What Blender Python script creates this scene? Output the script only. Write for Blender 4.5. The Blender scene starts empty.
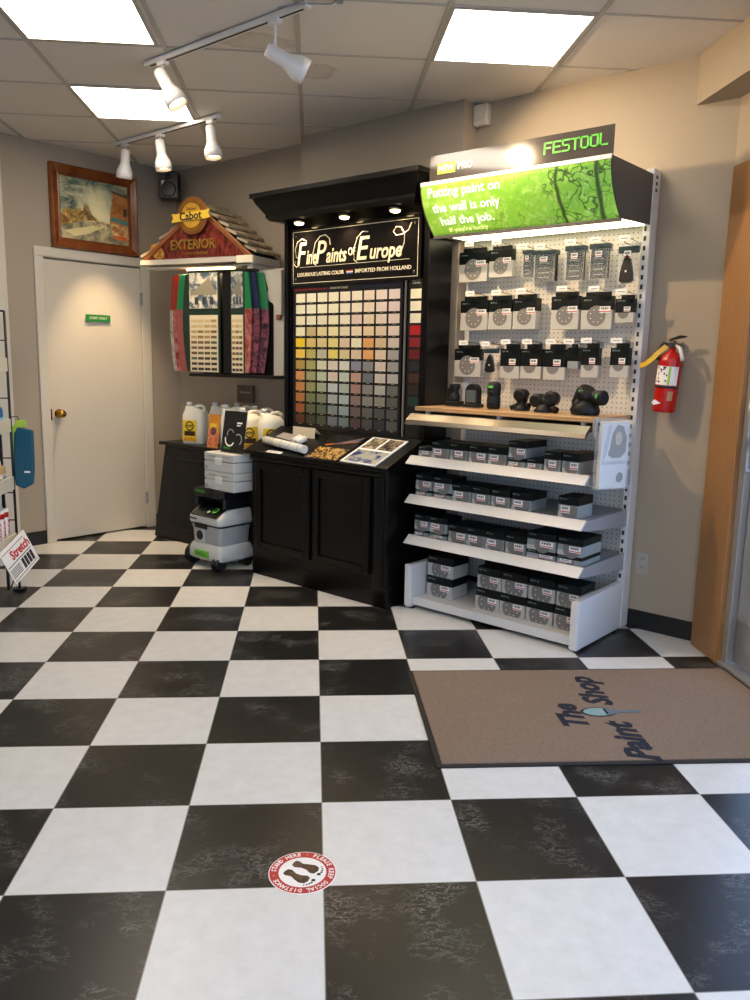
import bpy, bmesh, math, random
from mathutils import Vector, Matrix
random.seed(7)
SC=bpy.context.scene; COL=SC.collection
R=math.radians; S2=2**.5
D45=R(45)
def ab(x,y): return ((x-y)/S2,(x+y)/S2)      # floor-tile frame -> room frame

# ---------------------------------------------------------------- materials
def lin(h):
    h=h.lstrip('#'); c=[int(h[i:i+2],16)/255 for i in (0,2,4)]
    return tuple((v/12.92 if v<=.04045 else ((v+.055)/1.055)**2.4) for v in c)+(1,)
def nodes(name):
    m=bpy.data.materials.new(name); m.use_nodes=True
    nt=m.node_tree; b=nt.nodes['Principled BSDF']
    return m,nt,b
MC={}
def M(name,col='#808080',rough=.5,metal=0,var=.0,scale=20,bump=0,emit=0,spec=.5,alpha=1,coat=0,trans=0):
    if name in MC: return MC[name]
    m,nt,b=nodes(name); c=lin(col)
    b.inputs['Base Color'].default_value=c; b.inputs['Roughness'].default_value=rough
    b.inputs['Metallic'].default_value=metal; b.inputs['Specular IOR Level'].default_value=spec
    b.inputs['Coat Weight'].default_value=coat; b.inputs['Coat Roughness'].default_value=.05
    b.inputs['Transmission Weight'].default_value=trans
    b.inputs['Alpha'].default_value=alpha
    if emit:
        b.inputs['Emission Color'].default_value=c; b.inputs['Emission Strength'].default_value=emit
    tc=nt.nodes.new('ShaderNodeTexCoord'); n=nt.nodes.new('ShaderNodeTexNoise')
    n.inputs['Scale'].default_value=scale; n.inputs['Detail'].default_value=3
    nt.links.new(tc.outputs['Object'],n.inputs['Vector'])
    if var:
        mx=nt.nodes.new('ShaderNodeMix'); mx.data_type='RGBA'
        mx.inputs[6].default_value=tuple(v*(1-var) for v in c[:3])+(1,)
        mx.inputs[7].default_value=tuple(min(1,v*(1+var)) for v in c[:3])+(1,)
        nt.links.new(n.outputs['Fac'],mx.inputs[0]); nt.links.new(mx.outputs[2],b.inputs['Base Color'])
    if bump:
        bp=nt.nodes.new('ShaderNodeBump'); bp.inputs['Strength'].default_value=bump; bp.inputs['Distance'].default_value=.002
        nt.links.new(n.outputs['Fac'],bp.inputs['Height']); nt.links.new(bp.outputs['Normal'],b.inputs['Normal'])
    MC[name]=m; return m
def math_node(nt,op,a,b=None,c=None):
    n=nt.nodes.new('ShaderNodeMath'); n.operation=op
    for i,v in enumerate((a,b,c)):
        if v is None: continue
        if isinstance(v,(int,float)): n.inputs[i].default_value=v
        else: nt.links.new(v,n.inputs[i])
    return n.outputs[0]
def mixc(nt,f,a,b):
    mx=nt.nodes.new('ShaderNodeMix'); mx.data_type='RGBA'
    for i,v in ((0,f),(6,a),(7,b)):
        if isinstance(v,(tuple,int,float)): mx.inputs[i].default_value=v
        else: nt.links.new(v,mx.inputs[i])
    return mx.outputs[2]
def ramp(nt,fac,*st):
    r=nt.nodes.new('ShaderNodeValToRGB'); e=r.color_ramp.elements
    while len(e)<len(st): e.new(.5)
    for i,(p,c) in enumerate(st): e[i].position=p; e[i].color=c if isinstance(c,tuple) else (c,c,c,1)
    nt.links.new(fac,r.inputs[0]); return r.outputs[0]
def noise(nt,vec,scale,detail=4,rough=.5,dist=0):
    n=nt.nodes.new('ShaderNodeTexNoise'); n.inputs['Scale'].default_value=scale; n.inputs['Detail'].default_value=detail
    n.inputs['Roughness'].default_value=rough; n.inputs['Distortion'].default_value=dist
    nt.links.new(vec,n.inputs['Vector']); return n.outputs['Fac']
def mapping(nt,vec,scale=(1,1,1),loc=(0,0,0),rot=(0,0,0)):
    n=nt.nodes.new('ShaderNodeMapping'); n.inputs['Scale'].default_value=scale; n.inputs['Location'].default_value=loc
    n.inputs['Rotation'].default_value=rot
    nt.links.new(vec,n.inputs['Vector']); return n.outputs[0]
def objco(nt): return nt.nodes.new('ShaderNodeTexCoord').outputs['Object']
def sep(nt,v):
    s=nt.nodes.new('ShaderNodeSeparateXYZ'); nt.links.new(v,s.inputs[0]); return s.outputs
TILE=.41
def mat_floor():
    m,nt,b=nodes('vinyl checker tile'); co=objco(nt); s=sep(nt,co)
    tx=math_node(nt,'DIVIDE',s[0],TILE); ty=math_node(nt,'DIVIDE',s[1],TILE)
    fx=math_node(nt,'FLOOR',tx); fy=math_node(nt,'FLOOR',ty)
    par=math_node(nt,'FLOORED_MODULO',math_node(nt,'ADD',fx,fy),2.0)   # 0 at (0,1)? handled below
    w=noise(nt,co,16,6,.7); w2=noise(nt,co,60,3)
    white=mixc(nt,ramp(nt,w,(.3,0.),(.7,1.)),lin('#cccbc6'),lin('#d9d8d4'))
    # black marbling: streaky white flecks
    st=mapping(nt,co,(1,2.2,1),rot=(0,0,.5))
    v1=noise(nt,st,16,6,.75,.35); v2=noise(nt,co,5,4)
    veins=math_node(nt,'ABSOLUTE',math_node(nt,'SUBTRACT',v1,.5))
    vm=ramp(nt,veins,(0.,1.),(.010,.4),(.022,0.))
    patch=ramp(nt,v2,(.50,0.),(.64,1.))
    fine=ramp(nt,noise(nt,st,46,6,.8,.15),(.66,0.),(.72,1.))
    f=math_node(nt,'MULTIPLY',math_node(nt,'MAXIMUM',math_node(nt,'MULTIPLY',vm,patch),math_node(nt,'MULTIPLY',fine,ramp(nt,noise(nt,co,6,3),(.4,.1),(.6,1.)))),.68)
    black=mixc(nt,f,mixc(nt,w,lin('#171717'),lin('#242321')),lin('#a8a49c'))
    col=mixc(nt,par,white,black)
    # seams
    ex=math_node(nt,'ABSOLUTE',math_node(nt,'SUBTRACT',math_node(nt,'FRACT',tx),.5)); ey=math_node(nt,'ABSOLUTE',math_node(nt,'SUBTRACT',math_node(nt,'FRACT',ty),.5))
    e=math_node(nt,'MAXIMUM',ex,ey); seam=math_node(nt,'GREATER_THAN',e,.4965)
    col=mixc(nt,seam,col,lin('#8a857d'))
    nt.links.new(col,b.inputs['Base Color'])
    rg=ramp(nt,w,(.2,.285),(.8,.295)); nt.links.new(rg,b.inputs['Roughness'])
    b.inputs['Specular IOR Level'].default_value=.32
    bp=nt.nodes.new('ShaderNodeBump'); bp.inputs['Strength'].default_value=.06; bp.inputs['Distance'].default_value=.002
    nt.links.new(noise(nt,co,25,3),bp.inputs['Height']); nt.links.new(bp.outputs['Normal'],b.inputs['Normal'])
    return m
def mat_ceiling():
    m,nt,b=nodes('acoustic ceiling tile'); co=objco(nt); s=sep(nt,co)
    n=noise(nt,co,120,3); n2=noise(nt,co,1.2,2)
    base=mixc(nt,n2,lin('#ded5c6'),lin('#e8e0d3'))
    base=mixc(nt,ramp(nt,noise(nt,co,260,2),(.35,1.),(.45,0.)),base,lin('#cbbfac'))
    # brown water stains with ragged rings
    def stain(cx,cy,rx,ry):
        dx=math_node(nt,'DIVIDE',math_node(nt,'SUBTRACT',s[0],cx),rx); dy=math_node(nt,'DIVIDE',math_node(nt,'SUBTRACT',s[1],cy),ry)
        d=math_node(nt,'SQRT',math_node(nt,'ADD',math_node(nt,'MULTIPLY',dx,dx),math_node(nt,'MULTIPLY',dy,dy)))
        d=math_node(nt,'ADD',d,math_node(nt,'MULTIPLY',math_node(nt,'SUBTRACT',noise(nt,co,7,4),.5),1.5))
        return ramp(nt,d,(0.,.35),(.6,.45),(.85,.8),(1.,0.))
    f=math_node(nt,'MAXIMUM',stain(-.33,2.10,.25,.10),stain(-.03,2.48,.11,.12))
    base=mixc(nt,math_node(nt,'MULTIPLY',f,.45),base,lin('#9a7f5a'))
    nt.links.new(base,b.inputs['Base Color']); b.inputs['Roughness'].default_value=.95
    bp=nt.nodes.new('ShaderNodeBump'); bp.inputs['Strength'].default_value=.25; bp.inputs['Distance'].default_value=.002
    nt.links.new(n,bp.inputs['Height']); nt.links.new(bp.outputs['Normal'],b.inputs['Normal'])
    return m
def mat_wood(name,c1,c2,scale=(1,1,1),rough=.45,ring=9):
    m,nt,b=nodes(name); co=objco(nt); v=mapping(nt,co,scale)
    n=noise(nt,v,3.0,3,.5,1.0)
    w=nt.nodes.new('ShaderNodeTexWave'); w.wave_type='RINGS'; w.inputs['Scale'].default_value=ring; w.inputs['Distortion'].default_value=5
    w.inputs['Detail'].default_value=3; w.inputs['Detail Scale'].default_value=1.5
    nt.links.new(v,w.inputs['Vector'])
    fib=noise(nt,mapping(nt,co,tuple(q*30 if q==max(scale) else q*3 for q in scale)),4,4)
    f=math_node(nt,'ADD',math_node(nt,'MULTIPLY',w.outputs['Fac'],.6),math_node(nt,'MULTIPLY',fib,.4))
    nt.links.new(mixc(nt,ramp(nt,f,(.1,0.),(.5,.75),(.9,1.)),lin(c1),lin(c2)),b.inputs['Base Color']); b.inputs['Roughness'].default_value=rough
    return m
def mat_peg():
    m,nt,b=nodes('white perforated pegboard'); s=sep(nt,objco(nt))
    k=1/.0254
    fx=math_node(nt,'SUBTRACT',math_node(nt,'FRACT',math_node(nt,'MULTIPLY',s[0],k)),.5)
    fz=math_node(nt,'SUBTRACT',math_node(nt,'FRACT',math_node(nt,'MULTIPLY',s[2],k)),.5)
    d=math_node(nt,'SQRT',math_node(nt,'ADD',math_node(nt,'MULTIPLY',fx,fx),math_node(nt,'MULTIPLY',fz,fz)))
    nt.links.new(mixc(nt,ramp(nt,d,(.12,1.),(.18,0.)),lin('#e4dccd'),lin('#8f887c')),b.inputs['Base Color']); b.inputs['Roughness'].default_value=.45
    return m
def mat_green_paint():
    m,nt,b=nodes('peeling green paint print'); co=objco(nt)
    v=nt.nodes.new('ShaderNodeTexVoronoi'); v.feature='DISTANCE_TO_EDGE'; v.inputs['Scale'].default_value=13
    wv=mapping(nt,co,(1,1,.8)); n=noise(nt,co,7,5,.6)
    ad=nt.nodes.new('ShaderNodeVectorMath'); ad.operation='ADD'; nt.links.new(wv,ad.inputs[0])
    mul=nt.nodes.new('ShaderNodeVectorMath'); mul.operation='SCALE'; mul.inputs['Scale'].default_value=.25
    tn=nt.nodes.new('ShaderNodeTexNoise'); tn.inputs['Scale'].default_value=9; nt.links.new(co,tn.inputs['Vector'])
    nt.links.new(tn.outputs['Color'],mul.inputs[0]); nt.links.new(mul.outputs[0],ad.inputs[1]); nt.links.new(ad.outputs[0],v.inputs['Vector'])
    s=sep(nt,co)
    right=ramp(nt,s[0],(.0,0.),(1.,1.))
    xr=math_node(nt,'MULTIPLY_ADD',s[0],1.0,0.45); xr=ramp(nt,xr,(.2,0.),(.55,1.))
    crack=ramp(nt,v.outputs['Distance'],(0.,1.),(.035,.7),(.06,0.))
    crack=math_node(nt,'MULTIPLY',crack,math_node(nt,'MULTIPLY',xr,ramp(nt,noise(nt,co,4,3),(.42,0.),(.55,1.))))
    g=mixc(nt,n,lin('#4f9a1c'),lin('#a9da4e')); g=mixc(nt,math_node(nt,'MULTIPLY',ramp(nt,noise(nt,mapping(nt,co,(1,1,1)),22,5,.7),(.5,0.),(.7,1.)),.5),g,lin('#d4ee8c'))
    # long dark vertical splits in the planks
    def split(x0,w):
        d=math_node(nt,'ABSOLUTE',math_node(nt,'SUBTRACT',math_node(nt,'ADD',s[0],math_node(nt,'MULTIPLY',noise(nt,mapping(nt,co,(1,1,1)),6,3),.06)),x0+.03))
        return ramp(nt,d,(w*.4,1.),(w,0.))
    d=math_node(nt,'MAXIMUM',crack,math_node(nt,'MAXIMUM',split(.26,.014),split(.455,.016)))
    col=mixc(nt,math_node(nt,'MULTIPLY',d,.9),g,lin('#23300f'))
    nt.links.new(col,b.inputs['Base Color']); b.inputs['Roughness'].default_value=.5
    nt.links.new(col,b.inputs['Emission Color']); b.inputs['Emission Strength'].default_value=.35   # back-lit print
    return m
def mat_attr(name,rough=.4):
    m,nt,b=nodes(name); a=nt.nodes.new('ShaderNodeVertexColor'); a.layer_name='Col'
    nt.links.new(a.outputs['Color'],b.inputs['Base Color']); b.inputs['Roughness'].default_value=rough; return m
def mat_carpet():
    m,nt,b=nodes('brown looped carpet'); co=objco(nt)
    n=noise(nt,co,110,4,.85); n2=noise(nt,co,8,4)
    c=mixc(nt,n,lin('#4d4038'),lin('#a8937f')); c=mixc(nt,math_node(nt,'MULTIPLY',n2,.35),c,lin('#75604f'))
    nt.links.new(c,b.inputs['Base Color']); b.inputs['Roughness'].default_value=1; b.inputs['Specular IOR Level'].default_value=.1
    bp=nt.nodes.new('ShaderNodeBump'); bp.inputs['Strength'].default_value=.8; bp.inputs['Distance'].default_value=.004
    nt.links.new(n,bp.inputs['Height']); nt.links.new(bp.outputs['Normal'],b.inputs['Normal']); return m
def mat_painting():
    m,nt,b=nodes('oil painting sky'); co=objco(nt); s=sep(nt,co)
    n=noise(nt,mapping(nt,co,(1,1,2.0),rot=(.5,0,0)),7,6,.65,1.2)
    c=ramp(nt,n,(.3,lin('#34443f')),(.45,lin('#6f7d6a')),(.58,lin('#b3b08a')),(.72,lin('#e3dab0')))
    dy=math_node(nt,'SUBTRACT',s[1],.03); dz=math_node(nt,'SUBTRACT',s[2],.0)
    d=math_node(nt,'SQRT',math_node(nt,'ADD',math_node(nt,'MULTIPLY',dy,dy),math_node(nt,'MULTIPLY',dz,dz)))
    d=math_node(nt,'ADD',d,math_node(nt,'MULTIPLY',math_node(nt,'SUBTRACT',noise(nt,co,12,5),.5),.12))
    c=mixc(nt,ramp(nt,d,(.02,1.),(.08,.85),(.2,0.)),c,lin('#fff3bb'))
    nt.links.new(c,b.inputs['Base Color']); b.inputs['Roughness'].default_value=.25; return m
def mat_noise2(name,c1,c2,scale,rough=.4,lo=.4,hi=.6,stretch=(1,1,1)):
    m,nt,b=nodes(name); co=objco(nt); n=noise(nt,mapping(nt,co,stretch),scale,5,.65,.8)
    nt.links.new(mixc(nt,ramp(nt,n,(lo,0.),(hi,1.)),lin(c1),lin(c2)),b.inputs['Base Color']); b.inputs['Roughness'].default_value=rough; return m

WALL=M('taupe wall paint','#a59782',.75,var=.04,scale=3,bump=.05)
BLACKP=M('black satin paint','#060505',.30,var=.2,scale=6,spec=.28)
WHITEM=M('white powder coated steel','#d2d0cc',.35)
GREYM=M('grey steel','#9a9b9d',.4,metal=.2)
BLK=M('black plastic','#141415',.35)
DKB=M('black rubber base','#121212',.5)
CREAM=M('cream trim paint','#cfc6b2',.45,var=.03,scale=5)
DOORM=M('cream door paint','#cdc3ae',.4,var=.03,scale=4)
BAND=M('dark green black card','#0b1112',.4,spec=.25)
CARD=M('light grey card','#b9b6ae',.45)
CARD2=M('grey green card','#8d9694',.45)
DISC=M('grey abrasive disc print','#77746f',.6,var=.1,scale=300)
TAG=M('white price tag','#efece6',.5)
INK=M('black ink','#1b1b1c',.5)
RED=M('red ink','#c4261f',.4)
GREEN=M('bright green print','#59c43e',.4)
CHROME=M('brushed chrome','#77736d',.30,metal=1)
WHITEP=M('white plastic','#dedcd6',.35)
JUG=M('cream white plastic jug','#e9e2cc',.35)
YEL=M('yellow label','#e8c62c',.45)
GOLD=M('gold paint','#c9a044',.3,metal=.7)
CREAMT=M('cream lettering','#efe3bf',.4)
CLEAR=M('clear plastic','#e8edef',.08,alpha=.13)
LAMPW=M('white enamel lamp','#e4e0d8',.3)
CLOTH_T=M('teal bag','#0f4f63',.35); LIME=M('lime green','#a5c63c',.5)
NAVY=M('navy lettering pile','#0f1424',.9)

# ---------------------------------------------------------------- mesh builder
class MB:
    def __init__(s): s.bm=bmesh.new(); s.m=[]; s.col=None
    def mi(s,m):
        if m not in s.m: s.m.append(m)
        return s.m.index(m)
    def face(s,pts,m,smooth=False):
        f=s.bm.faces.new([s.bm.verts.new(p) for p in pts]); f.material_index=s.mi(m); f.smooth=smooth; return f
    def box(s,x0,x1,y0,y1,z0,z1,m,T=None):
        p=[Vector((x,y,z)) for z in (z0,z1) for y in (y0,y1) for x in (x0,x1)]
        if T: p=[T@q for q in p]
        v=[s.bm.verts.new(q) for q in p]; i=s.mi(m)
        for q in ((0,2,3,1),(4,5,7,6),(0,1,5,4),(2,6,7,3),(0,4,6,2),(1,3,7,5)):
            f=s.bm.faces.new([v[k] for k in q]); f.material_index=i
        return s
    def prism(s,poly,h0,h1,m,axis='z',T=None):
        """polygon given in the two other axes, extruded along axis from h0 to h1"""
        def P(u,v,h):
            q={'z':(u,v,h),'y':(u,h,v),'x':(h,u,v)}[axis]; q=Vector(q); return T@q if T else q
        a=[s.bm.verts.new(P(u,v,h0)) for u,v in poly]; b=[s.bm.verts.new(P(u,v,h1)) for u,v in poly]; i=s.mi(m); n=len(poly)
        for f in (list(reversed(a)),b):
            q=s.bm.faces.new(f); q.material_index=i
        for k in range(n):
            q=s.bm.faces.new((a[k],a[(k+1)%n],b[(k+1)%n],b[k])); q.material_index=i
        return s
    def lathe(s,prof,m,c=(0,0,0),axis=(0,0,1),seg=20,T=None):
        """profile [(r,h)...] about axis through c"""
        A=Vector(axis).normalized(); q=A.to_track_quat('Z','Y').to_matrix(); c=Vector(c); i=s.mi(m); rings=[]
        for r,h in prof:
            ring=[]
            for k in range(seg):
                t=2*math.pi*k/seg; p=c+q@Vector((r*math.cos(t),r*math.sin(t),h)); ring.append(s.bm.verts.new(T@p if T else p))
            rings.append(ring)
        for a,b in zip(rings,rings[1:]):
            for k in range(seg):
                f=s.bm.faces.new((a[k],a[(k+1)%seg],b[(k+1)%seg],b[k])); f.material_index=i; f.smooth=True
        for ring,rev in ((rings[0],1),(rings[-1],0)):
            f=s.bm.faces.new(list(reversed(ring)) if rev else ring); f.material_index=i
        return s
    def cyl(s,p0,p1,r0,m,r1=None,seg=12,T=None):
        p0=Vector(p0);p1=Vector(p1); L=(p1-p0).length
        return s.lathe([(r0,0),(r1 if r1 is not None else r0,L)],m,p0,p1-p0,seg,T)
    def tube(s,pts,r,m,seg=8):
        pts=[Vector(p) for p in pts]; i=s.mi(m); rings=[]
        for k,p in enumerate(pts):
            d=(pts[min(k+1,len(pts)-1)]-pts[max(k-1,0)]).normalized(); q=d.to_track_quat('Z','Y').to_matrix()
            rings.append([s.bm.verts.new(p+q@Vector((r*math.cos(6.2832*j/seg),r*math.sin(6.2832*j/seg),0))) for j in range(seg)])
        for a,b in zip(rings,rings[1:]):
            for j in range(seg):
                f=s.bm.faces.new((a[j],a[(j+1)%seg],b[(j+1)%seg],b[j])); f.material_index=i; f.smooth=True
        for ring,rev in ((rings[0],1),(rings[-1],0)):
            f=s.bm.faces.new(list(reversed(ring)) if rev else ring); f.material_index=i
        return s
    def disc(s,c,r,m,n=(0,-1,0),seg=24,ry=None,rot=0,T=None):
        q=Vector(n).normalized().to_track_quat('Z','Y').to_matrix(); c=Vector(c); vs=[]
        for k in range(seg):
            t=2*math.pi*k/seg; u=r*math.cos(t); v=(ry or r)*math.sin(t)
            u,v=u*math.cos(rot)-v*math.sin(rot),u*math.sin(rot)+v*math.cos(rot)
            p=c+q@Vector((u,v,0)); vs.append(T@p if T else p)
        s.face(vs,m); return s
    def build(s,name,parent=None,loc=(0,0,0),rz=0,bevel=0,seg=2,rot=None):
        me=bpy.data.meshes.new(name); bmesh.ops.recalc_face_normals(s.bm,faces=s.bm.faces) if not s.col=='keep' else None
        s.bm.to_mesh(me); s.bm.free()
        for m in s.m: me.materials.append(m)
        o=bpy.data.objects.new(name,me); COL.objects.link(o); o.location=loc; o.rotation_euler=rot or (0,0,rz)
        if parent: o.parent=parent
        if bevel:
            b=o.modifiers.new('bevel','BEVEL'); b.width=bevel; b.segments=seg; b.limit_method='ANGLE'; b.angle_limit=R(40); b.harden_normals=False
        return o
def tag(o,label,cat,group=None):
    o['label']=label; o['category']=cat
    if group: o['group']=group
    return o
def struct(o): o['kind']='structure'; return o
def empty(name,loc=(0,0,0),rz=0,parent=None):
    o=bpy.data.objects.new(name,None); COL.objects.link(o); o.location=loc; o.rotation_euler=(0,0,rz); o.empty_display_size=.1
    if parent: o.parent=parent
    return o
TCACHE={}
def text_mesh(s,size,ext=.001,align='LEFT',shear=0,bold=0,space=1.0,mat=None,res=2):
    key=(s,size,ext,align,shear,bold,space,mat.name,res)
    if key in TCACHE: return TCACHE[key]
    cu=bpy.data.curves.new('t','FONT'); cu.body=s; cu.size=size; cu.extrude=ext; cu.align_x=align; cu.align_y='CENTER'
    cu.shear=shear; cu.offset=bold; cu.space_character=space; cu.resolution_u=res
    o=bpy.data.objects.new('t',cu); COL.objects.link(o); bpy.context.view_layer.update()
    me=bpy.data.meshes.new_from_object(o.evaluated_get(bpy.context.evaluated_depsgraph_get())); me.materials.clear(); me.materials.append(mat)
    bpy.data.objects.remove(o); bpy.data.curves.remove(cu); me.name='lettering'
    TCACHE[key]=me; return me
def text(name,s,size,mat,parent,loc,rot=(R(90),0,0),scale=(1,1,1),label=None,**k):
    o=bpy.data.objects.new(name,text_mesh(s,size,mat=mat,**k)); COL.objects.link(o); o.location=loc; o.rotation_euler=rot; o.scale=scale
    if parent: o.parent=parent
    if label: o['label']=label
    return o

def textfit(name,s_,x0,x1,size,mat,parent,y,z,**k):
    label=k.pop('label',None); rot=k.pop('rot',(R(90),0,0))
    me=text_mesh(s_,size,mat=mat,**k); xs=[v.co.x for v in me.vertices]; a,b=min(xs),max(xs); sx=(x1-x0)/(b-a)
    return text(name,s_,size,mat,parent,(x0-a*sx,y,z),rot,(sx,1,1),label,**k)
# ================================================================ SETTING
CZ=2.8
fl=MB(); fl.box(-5.2,2.2,-6.2,7.2,-.05,0,mat_floor()); struct(fl.build('floor',rz=D45))
# ceiling (tile frame) with exposed white grid
ce=MB(); ce.box(-5.2,2.2,-6.2,7.2,CZ,CZ+.06,mat_ceiling()); struct(ce.build('ceiling',rz=D45))
TB=M('white ceiling grid','#b9b1a3',.6)
g=MB()
for k in range(-8,4):
    x=.51+.625*k; g.box(x-.011,x+.011,-4.5,6.6,CZ-.006,CZ+.001,TB)
for k in range(-10,9):
    y=1.61+.61*k; g.box(-4.6,1.9,y-.0075,y+.0075,CZ-.004,CZ+.001,TB)
struct(g.build('ceiling_grid',rz=D45))
# left wall (with door opening)
XL=-4.24; YB=2.65
w=MB(); w.box(XL-.15,XL,-1.0,1.515,0,CZ+.03,WALL); w.box(XL-.15,XL,2.30,YB+.15,0,CZ+.03,WALL); w.box(XL-.15,XL,1.515,2.30,2.04,CZ+.03,WALL)
w.box(XL-.15,XL-.09,1.50,2.32,0,2.05,BLACKP); struct(w.build('wall_left'))  # black panel added behind the door leaf to seal out daylight
w=MB(); w.box(XL-.15,.3,YB,YB+.15,0,CZ+.03,WALL); struct(w.build('wall_back'))
w=MB(); w.box(-2.69,-1.41,2.52,YB+.01,0,CZ+.03,WALL); struct(w.build('wall_center'))
# right storefront wall in the tile frame (inner face x=1.89)
XR=1.89
w=MB(); w.box(XR,XR+.15,1.545,2.0,0,CZ+.03,WALL); w.box(XR,XR+.15,.60,1.545,2.10,CZ+.03,WALL); w.box(XR,XR+.15,.30,.60,0,CZ+.03,WALL)
w.box(XR,XR+.15,-3.9,.30,0,.35,WALL); w.box(XR,XR+.15,-3.9,.30,2.35,CZ+.03,WALL); w.box(XR,XR+.15,-4.6,-3.9,0,CZ+.03,WALL)
struct(w.build('wall_right',rz=D45))
w=MB(); w.box(1.745,XR+.01,-4.5,1.99,2.58,CZ+.02,WALL); struct(w.build('ceiling_soffit',rz=D45))
w=MB(); w.box(-4.7,-3.6,-4.65,-4.5,0,CZ+.03,WALL); w.box(1.2,2.05,-4.65,-4.5,0,CZ+.03,WALL); w.box(-3.6,1.2,-4.65,-4.5,0,.5,WALL); w.box(-3.6,1.2,-4.65,-4.5,2.4,CZ+.03,WALL); struct(w.build('wall_rear',rz=D45))
w=MB(); w.box(-4.85,-4.7,-4.6,3.2,0,CZ+.03,WALL); struct(w.build('wall_far_left',rz=D45))
# closing wall from left wall to far left (45 degree corner behind the rack)
w=MB(); w.box(-4.75,-2.25,3.62,3.77,0,CZ+.03,WALL); struct(w.build('wall_return',rz=D45)); 
# baseboards
def bb(name,x0,x1,y0,y1,rz=0): struct(MB().box(x0,x1,y0,y1,0,.10,DKB).build(name,rz=rz,bevel=.003))
bb('baseboard_left',XL,XL+.008,1.16,1.45); bb('baseboard_left',XL,XL+.008,2.375,YB)
bb('baseboard_back',XL,-2.69,YB-.008,YB); bb('baseboard_back',-1.41,.03,YB-.008,YB)
# light trim strip at the far left edge of the picture
struct(MB().box(XL,XL+.03,1.10,1.245,0,CZ,CREAM).build('trim_1'))
# window glass on storefront
GL=M('window glass','#ffffff',.02,alpha=.12)
ALU=M('brushed aluminium','#a9a9a8',.35,metal=.6)
wn=empty('window_1',rz=D45); struct(wn)
f=MB()
for y0,y1 in ((-3.9,-3.84),(-1.84,-1.76),(.24,.30)): f.box(XR+.03,XR+.10,y0,y1,.35,2.35,ALU)
f.box(XR+.03,XR+.10,-3.9,.3,.35,.42,ALU); f.box(XR+.03,XR+.10,-3.9,.3,2.29,2.35,ALU); f.build('window_frame',wn,bevel=.004)
f=MB(); f.box(XR+.06,XR+.066,-3.84,-1.84,.42,2.29,GL); f.box(XR+.06,XR+.066,-1.76,.24,.42,2.29,GL); f.build('window_pane',wn)
wn=empty('rear_fill_window',rz=D45); struct(wn)  # unseen rear window, added to brighten the ceiling with daylight
f=MB()
for q in (-3.6,-2.03,-.43,1.14): f.box(q,q+.06,-4.6,-4.53,.5,2.4,ALU)
f.box(-3.6,1.2,-4.6,-4.53,.5,.56,ALU); f.box(-3.6,1.2,-4.6,-4.53,2.34,2.4,ALU); f.build('window_frame',wn,bevel=.004)
MB().box(-3.55,1.15,-4.57,-4.564,.55,2.35,GL).build('window_pane',wn)
# glass entrance door
d=empty('door_2',rz=D45); struct(d)
f=MB(); f.box(XR-.01,XR+.10,1.495,1.545,0,2.10,ALU); f.box(XR-.01,XR+.10,.60,.65,0,2.10,ALU); f.box(XR-.01,XR+.10,.60,1.545,2.05,2.10,ALU)
f.box(XR-.03,XR+.12,.60,1.545,0,.018,ALU); f.build('door_frame',d,bevel=.003)
f=MB(); f.box(XR+.02,XR+.065,1.385,1.49,.03,2.04,ALU); f.box(XR+.02,XR+.065,.66,.76,.03,2.04,ALU); f.box(XR+.02,XR+.065,.66,1.49,.03,.24,ALU); f.box(XR+.02,XR+.065,.66,1.49,1.94,2.04,ALU)
f.build('door_leaf',d,bevel=.004)
MB().box(XR+.04,XR+.046,.75,1.39,.23,1.95,GL).build('door_glass',d)
f=MB(); f.tube([(XR+.02,1.44,.93),(XR-.04,1.44,.93),(XR-.045,1.44,1.0),(XR-.045,1.44,1.17),(XR-.04,1.44,1.24),(XR+.02,1.44,1.24)],.011,ALU); f.build('door_handle',d)
f=MB(); f.lathe([(.02,0),(.02,.015),(.012,.02)],CHROME,(XR+.02,1.44,1.05),(-1,0,0)); f.build('door_lock',d)
# oak casing around the entrance
OAK=mat_wood('golden oak','#87603a','#9f7344',(6,6,1.0),.4,3)
cs=empty('trim_2',rz=D45); struct(cs)
o=MB(); o.box(XR-.028,XR+.0,1.562,1.815,0,2.27,OAK); o.box(XR-.034,XR-.0,1.545,1.575,0,2.05,OAK); o.build('door_casing',cs,bevel=.004)
OAK2=mat_wood('golden oak rail','#87603a','#9f7344',(6,1.0,6),.4,3)
MB().box(XR-.028,XR,.30,1.815,2.05,2.275,OAK2).build('door_casing',cs,bevel=.004)
# outside: pavement
PAVE=M('concrete pavement','#b8b5ae',.9,var=.08,scale=4)
struct(MB().box(-14,14,-14,-4.65,-.06,-.01,PAVE).box(XR+.15,14,-4.65,12,-.06,-.01,PAVE).build('pavement',rz=D45))
# store room door
d=empty('door_1',(XL,0,0)); struct(d)
f=MB(); f.box(0,.018,1.45,1.518,0,2.04,CREAM); f.box(0,.018,2.298,2.378,0,2.04,CREAM); f.box(0,.018,1.45,2.378,2.04,2.105,CREAM)
f.box(-.09,0,1.505,1.518,0,2.04,CREAM); f.box(-.09,0,2.298,2.31,0,2.04,CREAM); f.box(-.09,0,1.505,2.31,2.035,2.05,CREAM)
f.build('door_frame',d,bevel=.004)
lf=MB().box(-.04,0,-.765,0,.012,2.028,DOORM).build('door_leaf',d,(.006,2.295,0),R(-1.6),bevel=.003)
BRASS=M('polished brass','#b98d3a',.18,metal=1)
MB().lathe([(.033,0),(.033,.004),(.012,.008),(.011,.028),(.024,.038),(.029,.052),(.024,.066),(.008,.07)],BRASS,(.004,1.585,.945),(1,0,0)).build('door_knob',d)
for z in (1.80,.245):
    h=MB(); h.box(-.005,.022,2.288,2.306,z-.045,z+.045,GREYM); h.cyl((.016,2.297,z-.05),(.016,2.297,z+.05),.006,GREYM); h.build('hinge',d)
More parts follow.
